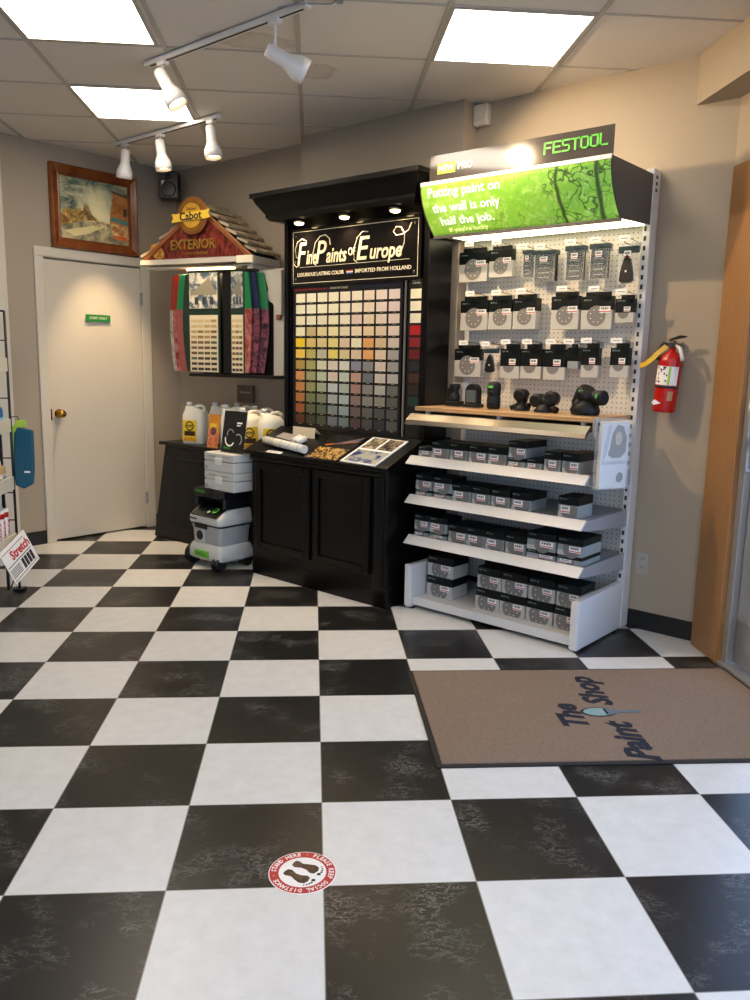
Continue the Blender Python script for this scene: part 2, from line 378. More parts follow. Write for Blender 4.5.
MB().box(.005,.02,1.517,1.527,.90,.98,BRASS).build('strike_plate',d)
ds=empty('door_sign',(XL+.0,0,0)); tag(ds,'small green name plate on the cream door','sign')
ds_b=MB().box(.008,.012,1.826,2.026,1.612,1.662,M('green engraved plate','#1d7a35',.4)).build('sign_plate',ds)
text('lettering','STAFF ONLY',.026,CREAMT,ds,(.0125,1.926,1.637),(R(90),0,R(90)),align='CENTER',ext=.0005)

# ================================================================ CEILING FIXTURES
def troffer(cx,cy,sx,sy,label,power=1.0):
    t=empty('ceiling_light',ab(cx,cy)+(CZ,),D45); tag(t,label,'ceiling light','recessed ceiling light panels')
    hx,hy=sx/2,sy/2
    f=MB()
    for a in ((-hx-.015,-hx,-hy-.012,hy+.012),(hx,hx+.015,-hy-.012,hy+.012),(-hx,hx,-hy-.012,-hy),(-hx,hx,hy,hy+.012)): f.box(a[0],a[1],a[2],a[3],-.009,0,TB)
    f.build('light_frame',t)
    MB().box(-hx,hx,-hy,hy,-.007,-.002,LIGHTP).build('light_diffuser',t)
LIGHTP=M('lit diffuser panel','#fff0dc',.5,emit=12)
troffer(.8225,1.915,.58,.575,'glowing square ceiling light panel above the sander shelving unit')
troffer(-1.0625,3.135,.57,.575,'glowing square ceiling light panel behind the track lights, nearest the cream door')
troffer(-1.0625,1.88,.56,.60,'glowing square ceiling light panel at the top left corner of the picture')
for x in (-1.0625,.8225):
    for y in (-.53,-2.36): troffer(x,y,.57,.575,'added ceiling fill panel over the unseen front part of the shop')  # extra panels out of view, added as fill light for the room
def aim(v): return Vector(v).to_track_quat('Z','Y')
def track(x0,x1,y,heads,label,hlabels):
    t=empty('track_light',(0,y,CZ-.006)); tag(t,label,'track light')
    r=MB(); r.box(x0,x1,-.018,.018,-.022,0,LAMPW); r.box(x0+.03,x1-.03,-.006,.006,-.0235,-.021,INK); r.build('track_rail',t,bevel=.002)
    for (hx,d,tgt,pw) in heads:
        h=MB(); h.box(hx-.03,hx+.03,-.016,.016,-.04,-.022,LAMPW); st_=.06 if pw==75 else 0; h.cyl((hx,0,-.04),(hx,0,-.085-st_),.006,LAMPW)
        h.build('lamp_mount',t,bevel=.002)
        A=Vector(d).normalized(); c=Vector((hx,0,-.095-st_))-A*.04
        l=MB(); l.lathe([(.026,0),(.030,.012),(.030,.085),(.034,.10),(.050,.135),(.053,.15),(.053,.185),(.047,.185),(.044,.15)],LAMPW,c,A,24)
        ho=l.build('lamp_head',t)
        if pw:
            MB().lathe([(.04,0),(.036,.004)],M('lit halogen lamp','#ffd59a',.4,emit=14),c+A*.165,A,20).build('bulb',ho)
            ld=bpy.data.lights.new('spot','SPOT'); ld.energy=pw; ld.spot_size=R(52 if pw!=75 else 84); ld.spot_blend=.8 if pw!=75 else .35; ld.color=(1,.72,.42); ld.shadow_soft_size=.022
            lo=bpy.data.objects.new('spot_light',ld); COL.objects.link(lo); lo.parent=ho; lo.location=c+A*.19; lo.rotation_euler=(-A).to_track_quat('Z','Y').to_euler()
track(-2.33,-1.20,1.11,[(-2.20,(.45,.25,-.85),0,22),(-1.40,(.98,1.45,-.80),0,75)],'white track rail with two lamp heads running under the stained ceiling tiles',[])
track(-3.86,-2.72,1.87,[(-3.72,(-.25,.05,-.95),0,80),(-3.32,(.1,.1,-1),0,45),(-2.80,(.12,.02,-1),0,45)],'white track rail with three lamp heads near the framed painting',[])
# wiring box and stray wires near the rail end
cb=empty('ceiling_cable',(0,0,0)); tag(cb,'loose wire loop where the track rail meets the ceiling tile','cable')
c=MB(); q=ab(-.06,1.66); c.tube([(q[0]-.08,q[1]-.1,CZ-.03),(q[0],q[1]-.05,CZ-.02),(q[0]+.08,q[1]+.04,CZ-.012),(q[0]+.12,q[1]+.05,CZ-.002)],.004,GREYM); c.lathe([(.016,0),(.012,.012)],GREYM,(q[0]+.12,q[1]+.05,CZ-.014)); c.build('wire',cb)

# siren / sensor
s=empty('wall_siren',(-1.36,YB,2.73)); tag(s,'small off-white plastic alarm box high on the wall under the ceiling','alarm box')
b=MB(); b.box(-.047,.047,-.05,0,-.058,.055,M('aged white plastic','#d5ccb8',.5)); b.build('case',s,bevel=.010)
b=MB(); b.box(-.03,.03,-.053,-.049,-.035,-.01,CREAM); b.build('front_grille',s)
# outlet
s=empty('wall_outlet',(-.262,YB,.355)); tag(s,'grey double power outlet on the wall beside the shelving unit','outlet')
OUT=M('grey outlet plastic','#a7a096',.5)
MB().box(-.036,.036,-.006,0,-.058,.058,OUT).build('cover_plate',s,bevel=.003)
for z in (-.024,.024):
    b=MB(); b.lathe([(.017,0),(.017,.003)],OUT,(0,-.005,z),(0,-1,0)); b.box(-.008,-.005,-.0085,-.0078,z-.003,z+.006,INK); b.box(.005,.008,-.0085,-.0078,z-.003,z+.006,INK); b.build('socket',s)
# loudspeaker in the corner
s=empty('wall_speaker',(-4.07,2.47,2.64),R(45)); tag(s,'small black loudspeaker mounted high in the corner by the painting','speaker')
b=MB(); b.box(-.075,.075,-.06,.06,-.10,.10,BLK); b.build('cabinet',s,bevel=.01)
b=MB(); b.lathe([(.052,0),(.055,.004),(.045,.006),(.02,.001),(.012,.004)],BLK,(0,-.06,-.03),(0,-1,0)); b.lathe([(.02,0),(.02,.004),(.008,.006)],BLK,(0,-.06,.055),(0,-1,0)); b.build('driver',s)
b=MB(); b.cyl((0,.05,0),(0,.14,0),.012,BLK); b.box(-.04,.04,.13,.15,-.04,.04,BLK); b.build('bracket',s)
MB().box(-.05,-.03,-.0635,-.06,-.005,.03,TAG).build('label_plate',s)

# ================================================================ PAINTING over the door
p=empty('framed_painting',(XL,1.93,2.395)); tag(p,'framed street painting in a reddish gold frame above the cream door','painting')
W,H=.345,.285; FRM=mat_noise2('burnished red gold frame','#5e2a12','#8f4f22',2.5,.2,.35,.65); fw=.075
f=MB()
prof=[(0,0),(.0,.03),(.012,.045),(.03,.035),(.055,.022),(.068,.028),(.075,.012),(.075,0)]
def frame(f,W,H,prof,mat):
    # mitred frame about YZ plane, profile (inset,height in +x)
    rings=[]
    for (i,h) in prof:
        rings.append([f.bm.verts.new((h,sy*(W-i),sz*(H-i))) for sy,sz in ((-1,-1),(1,-1),(1,1),(-1,1))])
    mi=f.mi(mat)
    for a,b in zip(rings,rings[1:]+rings[:1]):
        for k in range(4):
            q=f.bm.faces.new((a[k],a[(k+1)%4],b[(k+1)%4],b[k])); q.material_index=mi
frame(f,W,H,prof,FRM); f.build('picture_frame',p,bevel=.003)
c=MB(); w_,h_=W-.072,H-.072
c.box(.004,.012,-w_,w_,-h_,h_,mat_painting())
def pp(pts,m,x=.0128):
    c.face([(x,u*w_,v*h_) for u,v in pts],m)
pp([(-1,-.55),(-.2,-.35),(.3,-.32),(1,-.55),(1,-1),(-1,-1)],mat_noise2('painted road','#6a6a58','#cdbd8a',9,.3))
pp([(-1,-.2),(-.8,.0),(-.6,-.08),(-.45,.05),(-.3,-.1),(-.1,-.12),(.1,-.28),(-.3,-.35),(-1,-.6)],mat_noise2('painted town left','#7a5426','#d8b766',18,.3),.0130)
pp([(-.35,-.05),(-.3,.22),(-.22,.2),(-.05,-.2),(-.2,-.3)],mat_noise2('painted roof','#5e4a30','#b99a58',18,.3),.0134)
pp([(-.9,-.75),(.15,-.4),(.3,-.45),(-.2,-.75),(-.6,-.9)],M('painted light on road','#e9d79a',.3,var=.1),.0137)
pp([(.55,.72),(1,.6),(1,-.4),(.42,-.4),(.45,0)],mat_noise2('painted brick house','#a5622c','#c98a4c',14,.3),.0140)
pp([(.52,.78),(1,.68),(1,.60),(.55,.70)],M('painted eave','#5b4f3c',.3),.0144)
pp([(.85,.25),(.95,.24),(.95,-.02),(.85,-.01)],M('painted window','#3c3b34',.3),.0145)
pp([(.42,-.22),(1,-.32),(1,-.18),(.5,-.08)],M('painted awning','#4f8a7c',.3,var=.2,scale=60),.0147)
pp([(.42,-.3),(1,-.36),(1,-.78),(.5,-.72)],mat_noise2('painted shop front','#b4632a','#ead08c',24,.3),.0143)
pp([(.5,-.7),(.95,-.72),(.9,-.85),(.55,-.82)],M('painted orange stall','#d9662a',.3,var=.15),.0146)
pp([(-.1,-.3),(.3,-.3),(.35,-.5),(0,-.52)],mat_noise2('painted cars','#8a6a3a','#efe2ae',40,.3),.0142)
c.col='keep'; c.build('canvas',p)

# ================================================================ SANDER SHELVING UNIT
XA,XB_=-1.37,-.32
U=empty('display_shelving',(0,0,0)); tag(U,'tall white steel gondola shelving with pegboard and green illuminated header','shelving unit')
YP=2.60
MB().box(-1.405,XB_-.03,YP,YP+.012,.10,2.27,mat_peg()).build('pegboard',U)
for x in (-1.405,XB_-.035):
    u=MB(); u.box(x,x+.04,2.555 if x>-1 else 2.596,2.635,.012,2.305,WHITEM)
    u.build('upright',U,bevel=.003)
    if x<-1: continue
    sl=MB(); sl.box(x+.008,x+.024,2.5548,2.5552,.27,2.29,WHITEM)
    for k in range(44):
        z=.28+k*.0457; sl.box(x+.010,x+.022,2.5535,2.556,z,z+.022,INK)
    for k in range(3): sl.box(x+.0395,x+.0412,2.58,2.60,2.2+k*.03,2.215+k*.03,INK)
    sl.build('slot_strip',U)
# base deck
bs=MB(); bs.box(XA+.03,XB_-.03,2.10,2.60,.052,.066,WHITEM); bs.box(XA+.03,XB_-.03,2.085,2.115,.025,.072,WHITEM); bs.build('base_deck',U,bevel=.002)
for x in (XA,XB_-.035):
    b=MB(); b.prism([(2.06,.012),(2.555,.012),(2.555,.262),(2.06,.255)],x,x+.035,WHITEM,'x'); b.build('base_side',U,bevel=.004)
    MB().box(x-.001,x+.036,2.052,2.075,.022,.257,WHITEP).build('side_end_cap',U,bevel=.003)
    for y in (2.10,2.5):
        f=MB(); f.lathe([(.019,0),(.019,.006),(.008,.010),(.008,.03)],BLK,(x+.018,y,0)); f.build('levelling_foot',U)
SH=[.855,.640,.412]   # shelf tops
DKG=M('grey shelf steel','#8b8d90',.45)
for z in SH:
    y0=2.10
    s=MB(); s.box(XA+.04,XB_-.04,y0,2.59,z-.024,z,DKG)
    so=s.build('shelf',U,bevel=.002)
    r=MB(); r.prism([(y0-.002,z+.008),(y0-.002,z+.002),(y0-.052,z-.037),(y0-.060,z-.033),(y0-.012,z+.008)],XA-.01,XB_-.005,WHITEM,'x'); r.build('price_rail',so)
    for x in (XA+.0,XB_-.014):
        b=MB(); b.prism([(y0-.05,z-.034),(y0+.03,z-.048),(2.57,z-.085),(2.57,z+.004),(y0,z+.004)],x,x+.008,GREYM,'x'); b.build('shelf_bracket',so)
# wood counter shelf + chrome rail
WOODC=mat_wood('pale beech laminate','#a37e54','#c39b6c',(1.0,6,6),.35,4)
ws=MB().box(XA,XB_,2.10,2.50,1.108,1.130,WOODC).build('wooden_shelf',U,bevel=.003)
r=MB(); r.prism([(2.11,1.092),(2.115,1.088),(2.048,1.034),(2.040,1.038),(2.05,1.06),(2.09,1.092)],XA-.02,XB_-.015,CHROME,'x'); r.build('chrome_rail',ws)
b=MB(); b.box(XA+.03,XB_-.03,2.10,2.55,1.060,1.085,M('black underside','#19191a',.6)); b.build('under_shelf',ws)
for x in (XA+.06,XB_-.08,-.86):
    MB().box(x,x+.02,2.12,2.14,1.085,1.108,WHITEM).build('spacer',ws)
# header light box
HB=empty('header_box',(0,0,0),parent=U)
curve=[(2.10,2.262)]
n=14
for k in range(n+1):
    t=k/n; y=2.10+.13*(t**1.9); z=2.262-.232*t; curve.append((y,z))
GREYB=M('dark grey header steel','#4b4a49',.45)
side=[(2.10,2.275)]+curve[1:]+[(2.56,2.045),(2.56,2.275)]
for x in (XA-.005,XB_-.005):
    b=MB(); b.prism(side,x,x+.006,GREYB,'x'); b.build('header_side',HB)
gp=MB(); 
for (y0,z0),(y1,z1) in zip(curve[1:],curve[2:]):
    f=gp.face([(-.52,y0-2.1,z0-2.15),(.52,y0-2.1,z0-2.15),(.52,y1-2.1,z1-2.15),(-.52,y1-2.1,z1-2.15)],MC.setdefault('greenp',mat_green_paint()),True)
bmesh.ops.remove_doubles(gp.bm,verts=gp.bm.verts,dist=1e-4)
f=gp.build('header_picture',HB,((XA+XB_)/2,2.1,2.15)); sm=f.modifiers.new('s','SOLIDIFY'); sm.thickness=.004
MB().box(XA,XB_,2.094,2.108,2.262,2.282,WHITEP).build('header_rail',HB,bevel=.002)
MB().box(XA,XB_,2.222,2.240,2.018,2.034,GREYB).build('header_bottom_rail',HB)
MB().box(XA,XB_,2.10,2.56,2.272,2.278,GREYB).build('header_top',HB)
MB().box(XA+.02,XB_-.02,2.242,2.54,2.040,2.046,M('lit header diffuser','#fff0c8',.5,emit=3.2)).build('header_light',HB)
sg=MB(); sg.box(XA+.045,XB_-.003,2.112,2.118,2.278,2.408,M('glossy charcoal sign','#45403c',.10,coat=.6)); sg.build('sign_board',HB)
FL={'F':[(0,0,0,1),(0,1,1,1),(0,.52,.85,.52)],'E':[(0,0,0,1),(0,1,1,1),(0,.52,.9,.52),(0,0,1,0)],'S':[(0,1,1,1),(0,.52,0,1),(0,.52,1,.52),(1,0,1,.52),(0,0,1,0)],'T':[(0,1,1,1),(.5,0,.5,1)],'O':[(0,0,0,1),(0,1,1,1),(1,0,1,1),(0,0,1,0)],'L':[(0,0,0,1),(0,0,.95,0)]}
b=MB(); lw,lh,st=.033,.046,.0045
for k,chh in enumerate('FESTOOL'):
    xo=-.662+k*.0462; zo=2.329
    for (u0,v0,u1,v1) in FL[chh]: b.box(xo+lw*min(u0,u1)-st,xo+lw*max(u0,u1)+st,2.1095,2.1125,zo+lh*min(v0,v1)-st*.8,zo+lh*max(v0,v1)+st*.8,GREEN)
b.build('sign_lettering',HB)
MB().box(-1.275,-1.165,2.1105,2.1125,2.315,2.366,LIME).build('green_tab',HB)
text('sign_lettering','NEW',.042,WHITEP,HB,(-1.22,2.1100,2.340),align='CENTER',bold=.0012)
text('sign_lettering','PRO',.046,WHITEP,HB,(-1.15,2.1115,2.340),align='LEFT',bold=.0015)
def hy(z):  # y of picture surface at height z
    t=(2.262-z)/.232; return 2.10+.13*(t**1.9)
for s_,z,xa,xb,sz in (('Putting paint on',2.222,-1.322,-.890,.066),('the wall is only',2.150,-1.308,-.903,.066),('half the job.',2.090,-1.280,-.960,.064),("If you're lucky",2.050,-1.25,-1.012,.036)):
    t=(2.262-z)/.232; sl=.13*1.9*t**.9/.232
    textfit('slogan_lettering',s_,xa,xb,sz,M('backlit white print','#ffffff',.4,emit=.55) if sz>.04 else M('backlit yellow print','#eef2a8',.4,emit=.4),HB,hy(z)-.009,z,rot=(R(90)+math.atan(sl),0,0),bold=.0004,ext=.0008)

# ---- abrasive boxes
def tagmesh(w,h):
    t=MB(); t.box(-w/2,w/2,-.0012,0,0,h,TAG); 
    for k,x in enumerate((.12,.2,.3,.36,.46,.55,.6,.7,.78)): t.box(-w/2+w*x,-w/2+w*(x+.05),-.0016,-.0011,h*.50,h*.85,INK)
    t.box(-w/2,w/2,-.0016,-.0011,h*.12,h*.26,RED); return t
def discface(m,cx,cz,r,y,ztop=None,holes=8,mat=None):
    vs=[]
    for k in range(28):
        t=6.28318*k/28; z=cz+r*math.sin(t); vs.append((cx+r*math.cos(t),y,min(z,ztop) if ztop else z))
    m.face(vs,mat or DISC)
    for k in range(holes):
        t=6.28318*(k+.5)/holes; x=cx+.62*r*math.cos(t); z=cz+.62*r*math.sin(t)
        if ztop and z>ztop-.006: continue
        m.disc((x,y-.0004,z),r*.055,TAG,seg=8)
def abox(x0,x1,z,h,y,d,label,group,kind=0):
    w=x1-x0; o=empty('abrasive_box',((x0+x1)/2,y,z)); tag(o,label,'box',group)
    b=MB(); hb=h*(.60 if kind!=1 else .62)
    b.box(-w/2,w/2,0,d,0,hb,CARD if kind==1 else CARD2); b.box(-w/2-.0006,w/2+.0006,-.0006,d+.0006,hb,h,BAND)
    discface(b,-.0*w if kind==1 else .05*w,h*.36,min(w*.42,h*.50),-.0009,hb,8 if kind==1 else 0,DISC)
    if kind!=1: b.box(-w/2-.0004,w/2*.2,-.0007,.02,0,h*.28,CARD)
    b.build('carton',o,bevel=.0015,seg=1)
    tw,th=(w*.36,h*.26) if kind==1 else (w*.46,h*.34)
    t=tagmesh(tw,th); tx=w*.22 if kind==1 else random.choice((-.14,.02,.2))*w
    t.build('price_label',o,(tx,-.0016,h*(.34 if kind==1 else .22)))
    text('brand_print','FESTOOL',.012 if kind==1 else .0095,M('pale print','#9fb0ac',.5),o,(-w*.44,-.0012,h*.86),ext=.0002,res=1)
    return o
ordn=['first','second','third','fourth','fifth','sixth','seventh','eighth','ninth']
YS=2.118
# upper shelf
z=SH[0]+.0005; g='abrasive boxes on the upper white shelf'
S1=[(-1.372,-1.278,.055,.10),(-1.266,-1.158,.093,.16),(-1.147,-1.037,.093,.16),(-1.027,-.918,.093,.16),(-.908,-.80,.093,.16)]
for k,(a,b_,h,d) in enumerate(S1):
    abox(a,b_,z,h,YS+(.03 if k==0 else .012),d,['low dark box at the left end of the upper white shelf, lower than the rest','black and grey abrasives box beside the low dark box on the upper white shelf','black and grey abrasives box, third from the left on the upper white shelf','black and grey abrasives box, fourth from the left on the upper white shelf','black and grey abrasives box left of the two-high stack on the upper white shelf'][k],g)
abox(-.790,-.690,z,.048,YS+.012,.2,'lower box of the two-high stack on the upper white shelf',g)
abox(-.787,-.685,z+.0495,.083,YS+.012,.2,'upper box of the two-high stack on the upper white shelf',g)
abox(-.68,-.597,z,.052,YS+.012,.22,'low dark box just right of the two-high stack on the upper white shelf',g)
abox(-.585,-.496,z,.098,YS+.012,.15,'left of the two grey boxes at the right end of the upper white shelf',g)
abox(-.487,-.396,z,.098,YS+.012,.20,'rightmost grey box on the upper white shelf, beside the brochure pocket',g)
# middle shelf
z=SH[1]+.0005; g='abrasive boxes on the middle white shelf'
for k,(a,b_) in enumerate([(-1.372,-1.262),(-1.250,-1.128)]):
    w2=['leftmost','second'][k]
    abox(a,b_,z,.032,YS+.012,.14,f'bottom flat box of the {w2} stack on the middle white shelf',g)
    abox(a,b_,z+.0335,.083,YS+.012,.14,f'top box of the {w2} stack on the middle white shelf',g)
for k,(a,b_) in enumerate([(-1.122,-1.005),(-.996,-.886),(-.877,-.768),(-.756,-.645)]):
    abox(a,b_,z,.092,YS+.012,.16,['grey triangle sanding sheet box right of the stacks on the middle white shelf','fourth box column from the left on the middle white shelf','fifth box column from the left on the middle white shelf','box left of the empty gap on the middle white shelf'][k],g)
abox(-.494,-.388,z,.105,YS+.012,.15,'lone black and grey box at the right end of the middle white shelf',g)
# lower shelf
z=SH[2]+.0005; g='abrasive boxes on the lower white shelf'
for k,(a,b_) in enumerate([(-1.372,-1.276),(-1.268,-1.150)]):
    w2=['leftmost','second'][k]
    abox(a,b_,z,.034,YS+.012,.14,f'bottom flat box of the {w2} stack on the lower white shelf',g)
    abox(a,b_,z+.0355,.085,YS+.012,.14,f'top box of the {w2} stack on the lower white shelf',g)
for k,(a,b_) in enumerate([(-1.138,-1.022),(-1.018,-.908),(-.902,-.789),(-.780,-.665)]):
    abox(a,b_,z,.098,YS+.012,.17,f'{ordn[k]} of the four single boxes in the middle of the lower white shelf',g)
for k,(a,b_) in enumerate([(-.655,-.497),(-.485,-.352)]):
    w2=['left','right'][k]
    abox(a,b_,z,.042,YS+.012,.2,f'bottom wide box of the {w2} stack at the right of the lower white shelf',g)
    abox(a,b_,z+.0435,.088,YS+.012,.2,f'top wide box of the {w2} stack at the right of the lower white shelf',g)
# base deck, big disc boxes
z=.0665; g='sanding disc boxes on the base deck'
for k,(a,b_) in enumerate([(-1.315,-1.140),(-.975,-.826),(-.822,-.671),(-.663,-.512),(-.503,-.372)]):
    w2=['far left','second','third','fourth','rightmost'][k]
    y=2.17 if k else 2.185
    abox(a,b_,z,.115,y,.15,f'bottom sanding disc box of the {w2} stack on the base deck',g,1)
    abox(a+(0 if not k else .006),b_+(0 if not k else .004),z+.1165,.115,y+.004,.15,f'top sanding disc box of the {w2} stack on the base deck',g,1)
for j in range(2): abox(-1.07,-.92,z+j*.1165,.115,2.40,.15,['bottom','top'][j]+' sanding disc box set back behind the gap on the base deck',g,1)
# ---- pegboard packs on hooks
def pack(x0,x1,z0,z1,y,kind,label,th=.03):
    w=x1-x0;h=z1-z0;o=empty('hanging_pack',((x0+x1)/2,y,z0)); tag(o,label,'package','packs hanging on the pegboard')
    b=MB(); T=lambda a,b_,c,d_,e,f_,m:b.box(a,b_,c,d_,e,f_,m)
    if kind=='disc':
        T(-w/2,w/2,0,th,0,h*.52,CARD); T(-w/2-.0006,w/2+.0006,-.0006,th+.0006,h*.52,h*.88,BAND); b.box(-w*.42,w*.42,th*.4,th*.4+.004,h*.88,h,BAND)
        discface(b,0,h*.36,w*.31,-.0010,None,8); 
    elif kind=='sheet':
        T(-w/2,w/2,0,th,0,h*.36,CARD); T(-w/2-.0006,w/2+.0006,-.0006,th+.0006,h*.36,h*.86,BAND); b.box(-w*.28,w*.45,th*.4,th*.4+.004,h*.86,h,BAND)
        discface(b,-.05*w,h*.36,w*.30,-.0009,h*.355,0)
    elif kind=='blade':
        T(-w/2,w/2,0,.006,0,h,CLEAR); T(-w*.42,w*.42,.006,th,h*.03,h*.86,INK)
        for k in range(4): b.box(-w*.25,w*.25,.004,.0062,h*(.12+.15*k),h*(.15+.15*k),CARD2)
        T(-w/2,w/2,-.0006,th,h*.86,h,M('slate blue card','#2c3c42',.4))
    elif kind=='small':
        T(-w/2,w/2,0,th,0,h*.3,CARD2); T(-w/2,w/2,-.0004,th,h*.3,h*.86,BAND); b.box(-w*.3,w*.3,th*.4,th*.4+.003,h*.86,h,BAND)
    if kind in('pad','delta'):
        T(-w/2,w/2,.0,.003,0,h,CLEAR); T(-w/2,w/2,-.0006,.02,h*.74,h*.90,M('slate blue card','#2c3c42',.4))
        pts=[(-w*.34,h*.08),(-w*.30,h*.3),(-w*.15,h*.6),(0,h*.70),(w*.15,h*.6),(w*.30,h*.3),(w*.34,h*.08),(w*.2,h*.03),(-w*.2,h*.03)]
        b.prism(pts,-.012 if kind=='pad' else -.006,.012,BLK,'y')
        b.disc((0,-.013 if kind=='pad' else -.007,h*.3),w*.05,TAG,seg=10)
    b.build('packaging',o,bevel=.001,seg=1)
    if kind in('disc','sheet','blade','pad'):
        tw=w*.34; t=tagmesh(tw,h*.17); t.build('price_label',o,(w*(.28 if kind=='disc' else .15 if kind=='sheet' else 0),-.0020 if kind!='pad' else -.004,h*(.44 if kind=='disc' else .40 if kind=='sheet' else .62)))
    if kind in('disc','sheet'): text('brand_print','FESTOOL',.010,M('pale print','#9fb0ac',.5),o,(-w*.42,-.0012,h*.78),ext=.0002,res=1)
    # hook it hangs on
    hk=empty('pegboard_hook',((x0+x1)/2+w*.06,YP,z1-.012)); tag(hk,'steel hook of the '+label.replace('hanging ','').split(',')[0]+(', '+label.split(', ')[1] if 'row' not in label.split(',')[0] and ', ' in label and len(label.split())<12 else ''),'hook','pegboard hooks')
    c=MB(); L=YP-y+.05; c.tube([(0,0,0),(0,-L,0),(0,-L-.012,.006)],.0022,CHROME,6); c.box(-.02,.02,-.003,0,-.012,.02,GREYM); c.build('rod',hk)
    c=MB(); c.tube([(0,-.003,.022),(0,-L-.004,.030)],.0018,CHROME,6); c.build('tag_arm',hk)
    c=MB(); c.box(-.033,.026,-L-.008,-L-.006,.010,.036,TAG); c.box(-.02,.015,-L-.0085,-L-.008,.02,.024,CARD2); c.build('price_tag',hk)
rows=[
 [(-1.39,-1.205,1.815,2.001,'disc','leftmost disc pack in the top pegboard row'),(-1.192,-1.045,1.832,1.999,'disc','second disc pack in the top pegboard row'),
  (-.985,-.925,1.822,1.965,'blade','narrow black pack left of the big blade pack, top pegboard row'),(-.92,-.79,1.797,1.957,'blade','large striped black pack in the middle of the top pegboard row'),
  (-.735,-.625,1.793,1.967,'blade','fifth pack of the top pegboard row, dark with a square price label'),(-.60,-.495,1.795,1.968,'blade','sixth pack of the top pegboard row, left of the clear pad pack'),
  (-.445,-.345,1.765,1.964,'pad','clear pack with a big black triangular pad, top right of the pegboard')],
 [(-1.37,-1.188,1.549,1.737,'disc','leftmost disc pack in the middle pegboard row'),(-1.182,-1.034,1.552,1.736,'disc','second disc pack in the middle pegboard row'),
  (-1.026,-.885,1.552,1.738,'disc','third disc pack in the middle pegboard row, thick stack'),(-.795,-.638,1.550,1.741,'disc','fourth disc pack in the middle pegboard row'),
  (-.623,-.458,1.548,1.734,'disc','fifth and widest disc pack in the middle pegboard row'),(-.441,-.345,1.580,1.714,'sheet','small pack at the right end of the middle pegboard row')],
 [(-1.40,-1.222,1.290,1.468,'disc','disc pack at the left end of the lowest pegboard row'),(-1.206,-1.113,1.314,1.463,'delta','small clear pack with a black triangle in the lowest pegboard row'),
  (-1.092,-.972,1.288,1.475,'sheet','third pack of the lowest pegboard row, half disc print'),(-.963,-.838,1.290,1.475,'sheet','fourth pack of the lowest pegboard row, half disc print'),
  (-.824,-.700,1.288,1.475,'sheet','fifth pack of the lowest pegboard row, half disc print'),(-.684,-.624,1.350,1.476,'small','small narrow pack in the lowest pegboard row'),
  (-.607,-.512,1.306,1.481,'sheet','narrow sheet pack right of the small pack, lowest pegboard row'),(-.449,-.352,1.310,1.481,'sheet','rightmost narrow sheet pack of the lowest pegboard row')]]
for ri,row in enumerate(rows):
    for (a,b_,z0,z1,k,l) in row:
        pack(a,b_,z0,z1,2.50,k,'hanging '+l,.055 if 'thick' in l or 'large' in l else .034)
# ---- tool attachments on wooden shelf
WT=1.1305
def tool(x,y,label,build,disc=.05):
    o=empty('sander_attachment',(x,y,WT)); tag(o,label,'tool attachment','black sander attachments on the wooden shelf')
    b=MB(); b.lathe([(disc,0),(disc,.003)],CLEAR,(0,0,0)) if disc else None
    if disc: b.build('display_disc',o)
    build(o); return o
RUB=M('black rubber','#0b0b0c',.5,spec=.3); GSC=M('grey tinted window','#4a5356',.25)
def t1(o):
    b=MB(); b.box(-.045,.045,-.03,.03,.004,.03,RUB); b.lathe([(.03,0),(.03,.03),(.022,.04),(.022,.06),(.03,.07),(.03,.095)],RUB,(0,0,.03)); b.box(-.038,-.02,-.02,.02,.03,.10,RUB); b.build('body',o,bevel=.004)
    b=MB(); b.box(-.052,.052,-.05,.05,.000,.0035,CLEAR); b.box(-.052,.052,.048,.05,.0035,.13,CLEAR); b.build('clear_pack',o)
def t2(o):
    b=MB(); b.box(-.05,.05,-.03,.03,.004,.022,RUB); pts=[(-.04,.022),(.04,.022),(.04,.09)]+[(.04*math.cos(a),.09+.04*math.sin(a)) for a in [k*math.pi/10 for k in range(1,10)]]+[(-.04,.09)]
    b.prism(pts,-.022,.022,RUB,'y'); b.build('body',o,bevel=.004); b=MB(); b.box(-.03,.03,-.025,-.021,.03,.095,GSC); b.build('window',o,bevel=.004)
def t3(o):
    b=MB(); b.lathe([(.030,0),(.036,.01),(.036,.06),(.032,.066),(.036,.074),(.036,.12),(.028,.138),(.01,.142)],RUB,(0,0,.003),seg=24); b.build('body',o)
    MB().box(-.014,.014,-.037,-.033,.112,.124,GREEN).build('green_badge',o); b=MB(); b.lathe([(.016,0),(.016,.006),(.010,.008)],RUB,(0,-.03,.03),(0,-1,0)); b.lathe([(.016,0),(.016,.006),(.010,.008)],RUB,(0,-.03,.085),(0,-1,0)); b.build('knob',o)
def t4(o):
    b=MB(); b.lathe([(.042,0),(.045,.01),(.03,.02),(.026,.04),(.03,.05),(.030,.075)],RUB,(.0,0,.003)); b.lathe([(.02,-.01),(.032,0),(.034,.05),(.022,.056)],RUB,(0,.02,.082),(0,-1,.0)); b.build('body',o)
    MB().cyl((-.02,0,.03),(-.058,-.01,.012),.013,RUB).build('clamp_arm',o); MB().cyl((.02,0,.03),(.05,-.01,.03),.014,RUB).build('clamp_arm',o)
def t5(o):
    b=MB(); b.lathe([(.05,0),(.052,.008),(.04,.02),(.034,.04)],RUB,(0,0,.003)); b.lathe([(.022,-.01),(.034,0),(.034,.06),(.02,.066)],RUB,(-.035,.03,.06),(0,-1,0)); b.lathe([(.022,-.01),(.036,0),(.036,.05),(.02,.056)],RUB,(.035,.03,.07),(.15,-1,.1)); b.cyl((-.03,0,.05),(.04,0,.06),.03,RUB); b.build('body',o)
    b=MB(); b.cyl((.03,0,.03),(.078,-.015,.014),.017,RUB); b.build('clamp_arm',o)
